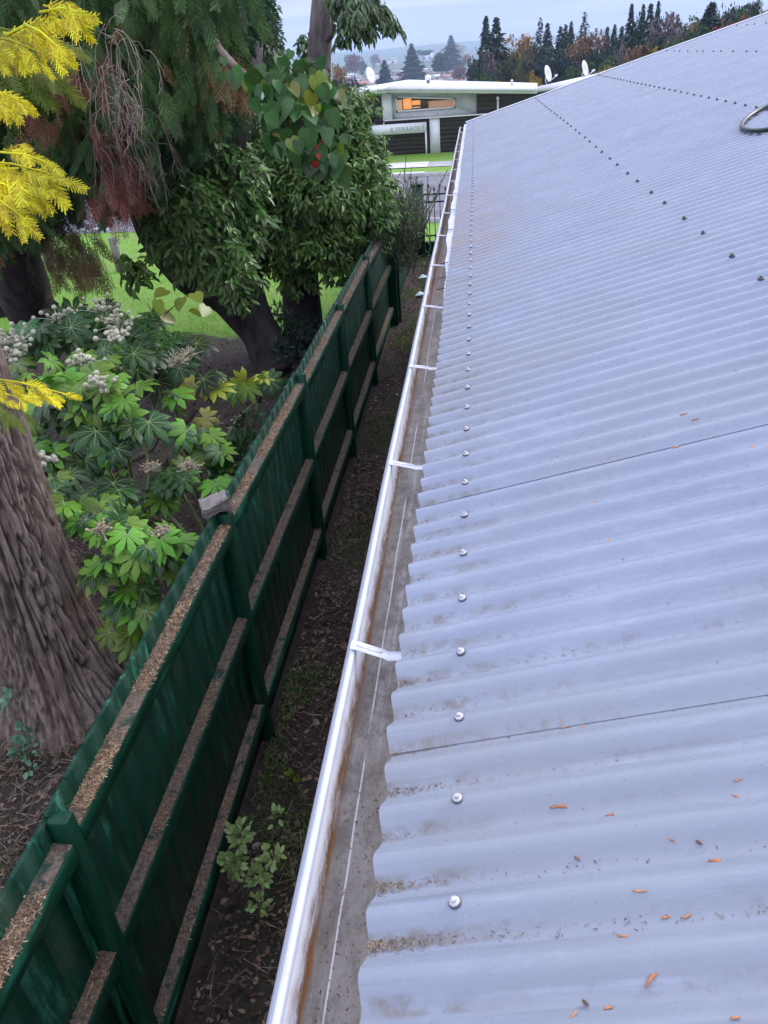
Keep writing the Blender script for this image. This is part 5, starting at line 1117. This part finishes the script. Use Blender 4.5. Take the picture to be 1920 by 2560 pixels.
T = [
 (883, 126, 42, 680, 'round', 'dusk', 'pinkish-red round tree left in the town, largest of its colour'), (935, 131, 22, 840, 'round', 'dusk', 'smaller pinkish-red round tree right of the large pink one'),
 (838, 150, 44, 200, 'wide', 'rust', 'hazy orange-brown tree just right of the grey trunk'), (856, 172, 30, 190, 'tallr', 'bare', 'bare greyish tree beside the hazy orange-brown one'), (880, 178, 30, 180, 'round', 'bluedk', 'dark blue-green bush left of the left satellite dish'), (903, 148, 22, 760, 'round', 'dk', 'dark tree tight against the large pink tree'),
 (1028, 106, 30, 840, 'cone', 'dk', 'lone dark conifer rising above the middle of the town'), (960, 148, 26, 660, 'cone', 'dk', 'dark conical tree left of the lone middle conifer'), (1057, 116, 34, 840, 'dome', 'dk', 'flat-topped dark tree on the skyline of the town'),
 (1103, 118, 44, 600, 'round', 'dk', 'big dark rounded tree above the vent of the white house'), (1127, 85, 20, 760, 'slim', 'dk', 'slim pointed conifer in front of the blue hill'), (1151, 104, 20, 840, 'round', 'gold', 'small golden round tree in front of the blue hill'), (1158, 129, 26, 660, 'round', 'rust', 'orange-tinted tree under the small golden one'),
 (1215, 33, 40, 170, 'cone', 'pine', 'left of the tall pair of dark conifers'), (1241, 37, 52, 172, 'cone', 'dk', 'right of the tall pair of dark conifers'), (1222, 98, 34, 165, 'tallr', 'bare', 'lilac-grey bare tree at the foot of the tall conifer pair'),
 (1195, 155, 50, 190, 'wide', 'dk', 'wide dark hedge tree left of the tall conifer pair'), (1250, 138, 70, 160, 'wide', 'dk', 'dark tree mass below the tall conifer pair'), (1208, 165, 50, 150, 'round', 'mid', 'dark green rounded tree above the white roof ridge'), (1290, 150, 44, 155, 'tallr', 'dk', 'dark upright tree between the house roofs and the conifer pair'),
 (1232, 190, 40, 130, 'round', 'gold', 'golden bush just above the white roof'), (988, 188, 56, 140, 'wide', 'olive', 'olive-brown bush above the left part of the white roof'),
 (1298, 58, 62, 200, 'round', 'rust', 'orange-brown autumn tree right of the tall conifer pair'), (1352, 38, 46, 190, 'open', 'pine', 'spiky open conifer with visible tiers'), (1370, 52, 34, 200, 'cone', 'bluedk', 'blue-green conifer overlapping the spiky open one'), (1402, 60, 22, 200, 'slim', 'dk', 'left slim dark spire of three'), (1415, 55, 20, 202, 'slim', 'dk', 'middle slim dark spire of three'), (1429, 48, 26, 204, 'cone', 'dk', 'right and tallest dark spire of three'),
 (1463, 24, 44, 210, 'open', 'pine', 'conifer poking up behind the big brown autumn tree'), (1465, 52, 80, 180, 'round', 'brown', 'big brown autumn tree in the middle of the right-hand wood'),
 (1519, 62, 28, 190, 'cone', 'bluedk', 'teal conifer right of the big brown tree'), (1538, 56, 26, 192, 'cone', 'pine', 'second teal conifer right of the big brown tree'), (1556, 60, 26, 188, 'cone', 'dk', 'third dark conifer right of the big brown tree'), (1330, 105, 44, 185, 'tallr', 'dk', 'dark green tree under the spiky open conifer'), (1400, 118, 40, 170, 'cone', 'mid', 'mid-green conifer left of the small white hillside house'), (1352, 118, 30, 175, 'cone', 'dk', 'small dark conifer below the spiky one'),
 (1581, 2, 32, 150, 'cone', 'pine', 'tall conifer with its tip near the top of the picture'), (1610, 4, 30, 150, 'cone', 'dk', 'dark conifer right of the tall tip'), (1628, 2, 28, 152, 'slim', 'pine', 'slim conifer touching the top edge'), (1648, -4, 30, 152, 'cone', 'dk', 'conifer cut by the top edge'), (1594, 26, 34, 150, 'tallr', 'dk', 'dark bushy tree at the foot of the tall tip conifer'),
 (1669, 11, 92, 140, 'round', 'bare', 'large greyish-brown round-headed tree at the upper right'), (1612, 66, 92, 120, 'wide', 'brown', 'brown bushy tree above the edge of the corrugated roof'), (1560, 100, 60, 125, 'wide', 'bare', 'dull brown thicket left of the brown bushy tree'),
 (1738, 38, 78, 120, 'wide', 'dk', 'dark green tree left of the red tree'), (1782, -2, 70, 125, 'cone', 'pine', 'dark pine behind the red tree'), (1760, 8, 50, 135, 'round', 'dk', 'dark crown at the top between the grey tree and pine'), (1830, 22, 84, 105, 'round', 'red', 'bright red autumn tree'), (1782, 58, 60, 100, 'wide', 'red', 'lower spreading red crown left of the bright red tree'),
 (1890, 12, 60, 100, 'wide', 'dk', 'dark green tree at the right end above the roof'), (1855, -8, 60, 130, 'round', 'mid', 'green tree behind the red one at the top edge'), (1905, -10, 60, 130, 'round', 'brown', 'brownish tree in the top right corner'),
 (1656, 100, 40, 105, 'round', 'gold', 'golden bush right of the brown bushy tree, on the roof edge'), (1512, 147, 66, 100, 'wide', 'gold', 'golden-olive bushes by the right-hand dish'), (1478, 122, 60, 115, 'tallr', 'mid', 'bamboo-like green clump above the right-hand dish'), (1520, 118, 60, 118, 'tallr', 'mid', 'second bamboo-like green clump, further right'), (1440, 148, 50, 110, 'round', 'mid', 'green bush between the two right-hand dishes'), (1712, 76, 84, 100, 'wide', 'mid', 'light green thicket left of the lower red crown'), (1575, 128, 60, 100, 'wide', 'olive', 'olive thicket along the roof edge'), (1338, 163, 26, 115, 'round', 'gold', 'small golden bush right of the blue-grey roof'), (1408, 175, 60, 100, 'wide', 'dk', 'dark bush behind the left of the right-hand dishes'), (1365, 160, 30, 118, 'tallr', 'dk', 'dark shrub left of the small white hillside house'), (1148, 158, 30, 420, 'round', 'dusk', 'maroon-tinted tree behind the roof vent')]
for a in T: far_tree(*a)
rs = random.Random(11)
for i in range(46):
    px = rs.uniform(1185, 1560); Y = rs.uniform(125, 330); u = (px-1140)/420
    top = rs.uniform(112, 168)-u*18
    far_tree(px, top, rs.uniform(30, 66), Y, rs.choice(['round', 'wide', 'tallr', 'wide', 'round']), rs.choice(['dk', 'dk', 'pine', 'mid', 'bluedk', 'olive']), 'dark tree in the mixed wood on the slope behind the white roof', 'trees of the mixed wood behind the white roof', 2)
rs = random.Random(23)
for i in range(60):
    px = rs.uniform(1420, 1930); Y = rs.uniform(110, 230); edge = 187-(px-1486)*.352
    far_tree(px, edge-rs.uniform(8, 62), rs.uniform(34, 74), Y, rs.choice(['round', 'wide', 'tallr', 'wide', 'round', 'cone']), rs.choice(['dk', 'mid', 'pine', 'mid', 'olive', 'brown', 'dk', 'rust', 'bluedk']), 'tree in the thick mixed wood rising on the hillside beyond the corrugated roof', 'trees of the hillside wood beyond the roof', 3)
rs = random.Random(5)
for i in range(75):
    px = rs.uniform(815, 1330); Y = rs.choice([560, 640, 720, 850, 1000, 1200, 1500]); hz = 125-.077*(px-1190)
    p0 = PY(px, hz, Y); zb = terr(p0[0], Y); hgt = rs.uniform(3, 8)
    c = M.T @ np.array([p0[0], Y, zb+hgt-H]); top = CY+F*c[1]/c[2]
    far_tree(px, top, rs.uniform(.9, 1.5)*hgt*F/Y/1.15, Y, rs.choice(['round', 'wide', 'round', 'tallr', 'cone']), rs.choice(['dk', 'dk', 'bluedk', 'mid', 'pine', 'brown', 'olive']), 'small hazy tree among the houses of the distant town', 'small trees in the distant town', 1)
HC = {'white': mat('far_wall_white', (.62, .62, .63), (.7, .7, .7), 3, .7), 'cream': mat('far_wall_cream', (.5, .46, .4), (.58, .53, .46), 3, .7), 'brick': mat('far_wall_brick', (.3, .17, .13), (.38, .22, .17), 3, .8)}
RC = {'grey': mat('far_roof_grey', (.16, .17, .19), (.22, .23, .25), 3, .6), 'red': mat('far_roof_red', (.32, .12, .09), (.42, .18, .13), 3, .7), 'pale': mat('far_roof_pale', (.5, .52, .55), (.62, .64, .66), 3, .6), 'blue': mat('far_roof_blue', (.05, .065, .12), (.07, .085, .15), 3, .5), 'brown': mat('far_roof_brown', (.18, .13, .11), (.24, .18, .15), 3, .7)}
m_win = mat('far_window', (.03, .035, .045), (.05, .06, .07), 3, .2)
def far_house(px, py, Y, w, d, h, wc_, rc, label, group=None, rot=0, zb=None):
    """py = where the roof ridge shows"""
    rh = h*.45
    if group is None and Y > 150:
        best = None
        for i in range(60):
            Yc = 200*1.042**i; q = PY(px, py, Yc); e = abs(q[2]-terr(q[0], Yc)-(h+rh)*Yc/Y)
            if best is None or e < best[0]: best = (e, Yc)
        kf = best[1]/Y; w *= kf; d *= kf; h *= kf; rh *= kf; Y = best[1]
    p = PY(px, py, Y)
    z0 = terr(p[0], Y)-.3 if zb is None else zb; hh = max(h, p[2]-z0-rh)
    o = empty('town_house', (p[0], Y, z0), label, 'house', group); o.rotation_euler.z = rot
    def B(g, name, m):
        q = g.build(name, m, o); q.matrix_parent_inverse = Matrix(); return q
    g = G(); g.box(-w/2, w/2, -d/2, d/2, 0, hh); g.add([(-w/2, -d/2, hh), (-w/2, d/2, hh), (-w/2, 0, hh+rh), (w/2, -d/2, hh), (w/2, d/2, hh), (w/2, 0, hh+rh)], [(0, 2, 1), (3, 4, 5)]); wl = B(g, 'wall', HC[wc_])
    g = G(); e = .5
    g.prism([(-w/2-e, -d/2-e, hh-.2), (w/2+e, -d/2-e, hh-.2), (w/2+e, 0, hh+rh+.05), (-w/2-e, 0, hh+rh+.05)], (0, 0, .15)); g.prism([(-w/2-e, 0, hh+rh+.05), (w/2+e, 0, hh+rh+.05), (w/2+e, d/2+e, hh-.2), (-w/2-e, d/2+e, hh-.2)], (0, 0, .15)); B(g, 'roof', RC[rc])
    for k in (-.28, .25):
        g = G(); g.box(w*k-w*.09, w*k+w*.09, -d/2-.04, -d/2+.05, hh-h*.62, hh-h*.22); B(g, 'window', m_win)
far_house(1298, 184, 240, 7, 7, 2.6, 'cream', 'blue', 'house with a steep dark blue-grey roof behind the white roof', rot=.1)
far_house(1312, 177, 262, 9, 6, 2.5, 'white', 'brown', 'long low house with brown-grey roof behind the blue-grey roof')
far_house(1402, 160, 190, 5.5, 5, 2.0, 'white', 'pale', 'white house with pale flat roof among the trees, right of the spires')
far_house(1296, 131, 300, 5, 6, 2.6, 'white', 'pale', 'small white house glimpsed under the orange-brown autumn tree')
far_house(1384, 114, 320, 6, 6, 2.8, 'white', 'pale', 'small white house glimpsed between spiky conifer and dark spires')
far_house(913, 203, 380, 10, 8, 2.5, 'white', 'red', 'house with pinkish-red roof just left of the olive bush', rot=.3)
far_house(958, 187, 480, 9, 8, 2.8, 'white', 'pale', 'pale-roofed house right of the left satellite dish')
far_house(945, 150, 850, 14, 9, 4, 'cream', 'red', 'red-roofed house below the smaller pink tree')
far_house(974, 145, 900, 13, 9, 4.4, 'white', 'grey', 'white two-tone house left of the lone middle conifer')
far_house(1148, 148, 700, 10, 8, 3.2, 'white', 'pale', 'bright white gabled house right of the big rounded dark tree')
far_house(1068, 133, 900, 11, 8, 5, 'white', 'pale', 'tall white house under the flat-topped dark tree')
for i in range(190):
    px = rs.uniform(815, 1200); Y = rs.choice([520, 580, 640, 700, 780, 860, 950, 1050, 1200, 1400]); p0 = PY(px, 140, Y); w = rs.uniform(9, 17)
    wc_ = rs.choice(['white', 'white', 'cream', 'brick']); rc = rs.choice(['grey', 'red', 'pale', 'brown', 'pale', 'grey']); zb = terr(p0[0], Y)-.3
    c = M.T @ np.array([p0[0], Y, zb+5.5-H]); py = CY+F*c[1]/c[2]
    far_house(px, py, Y, w, rs.uniform(8, 11), 3.6, wc_, rc, 'small %s-walled house with %s roof in the distant town' % (wc_, rc), '%s-walled %s-roofed houses in the distant town' % (wc_, rc), rs.uniform(-.5, .5))

# ------------------------------------------------------------ air
hz = G(); hz.box(-8700, 8700, -200, 8300, -60, 300)
hm = bpy.data.materials.new('haze'); hm.use_nodes = True; n_ = hm.node_tree.nodes; n_.remove(n_['Principled BSDF']); pv = n_.new('ShaderNodeVolumePrincipled')
pv.inputs['Color'].default_value = (.58, .74, 1, 1); pv.inputs['Density'].default_value = .00022; pv.inputs['Anisotropy'].default_value = 0.0
hm.node_tree.links.new(pv.outputs[0], n_['Material Output'].inputs['Volume'])
tag(hz.build('haze', hm), 'pale blue evening haze over the distant town and hills', 'haze', kind='stuff')
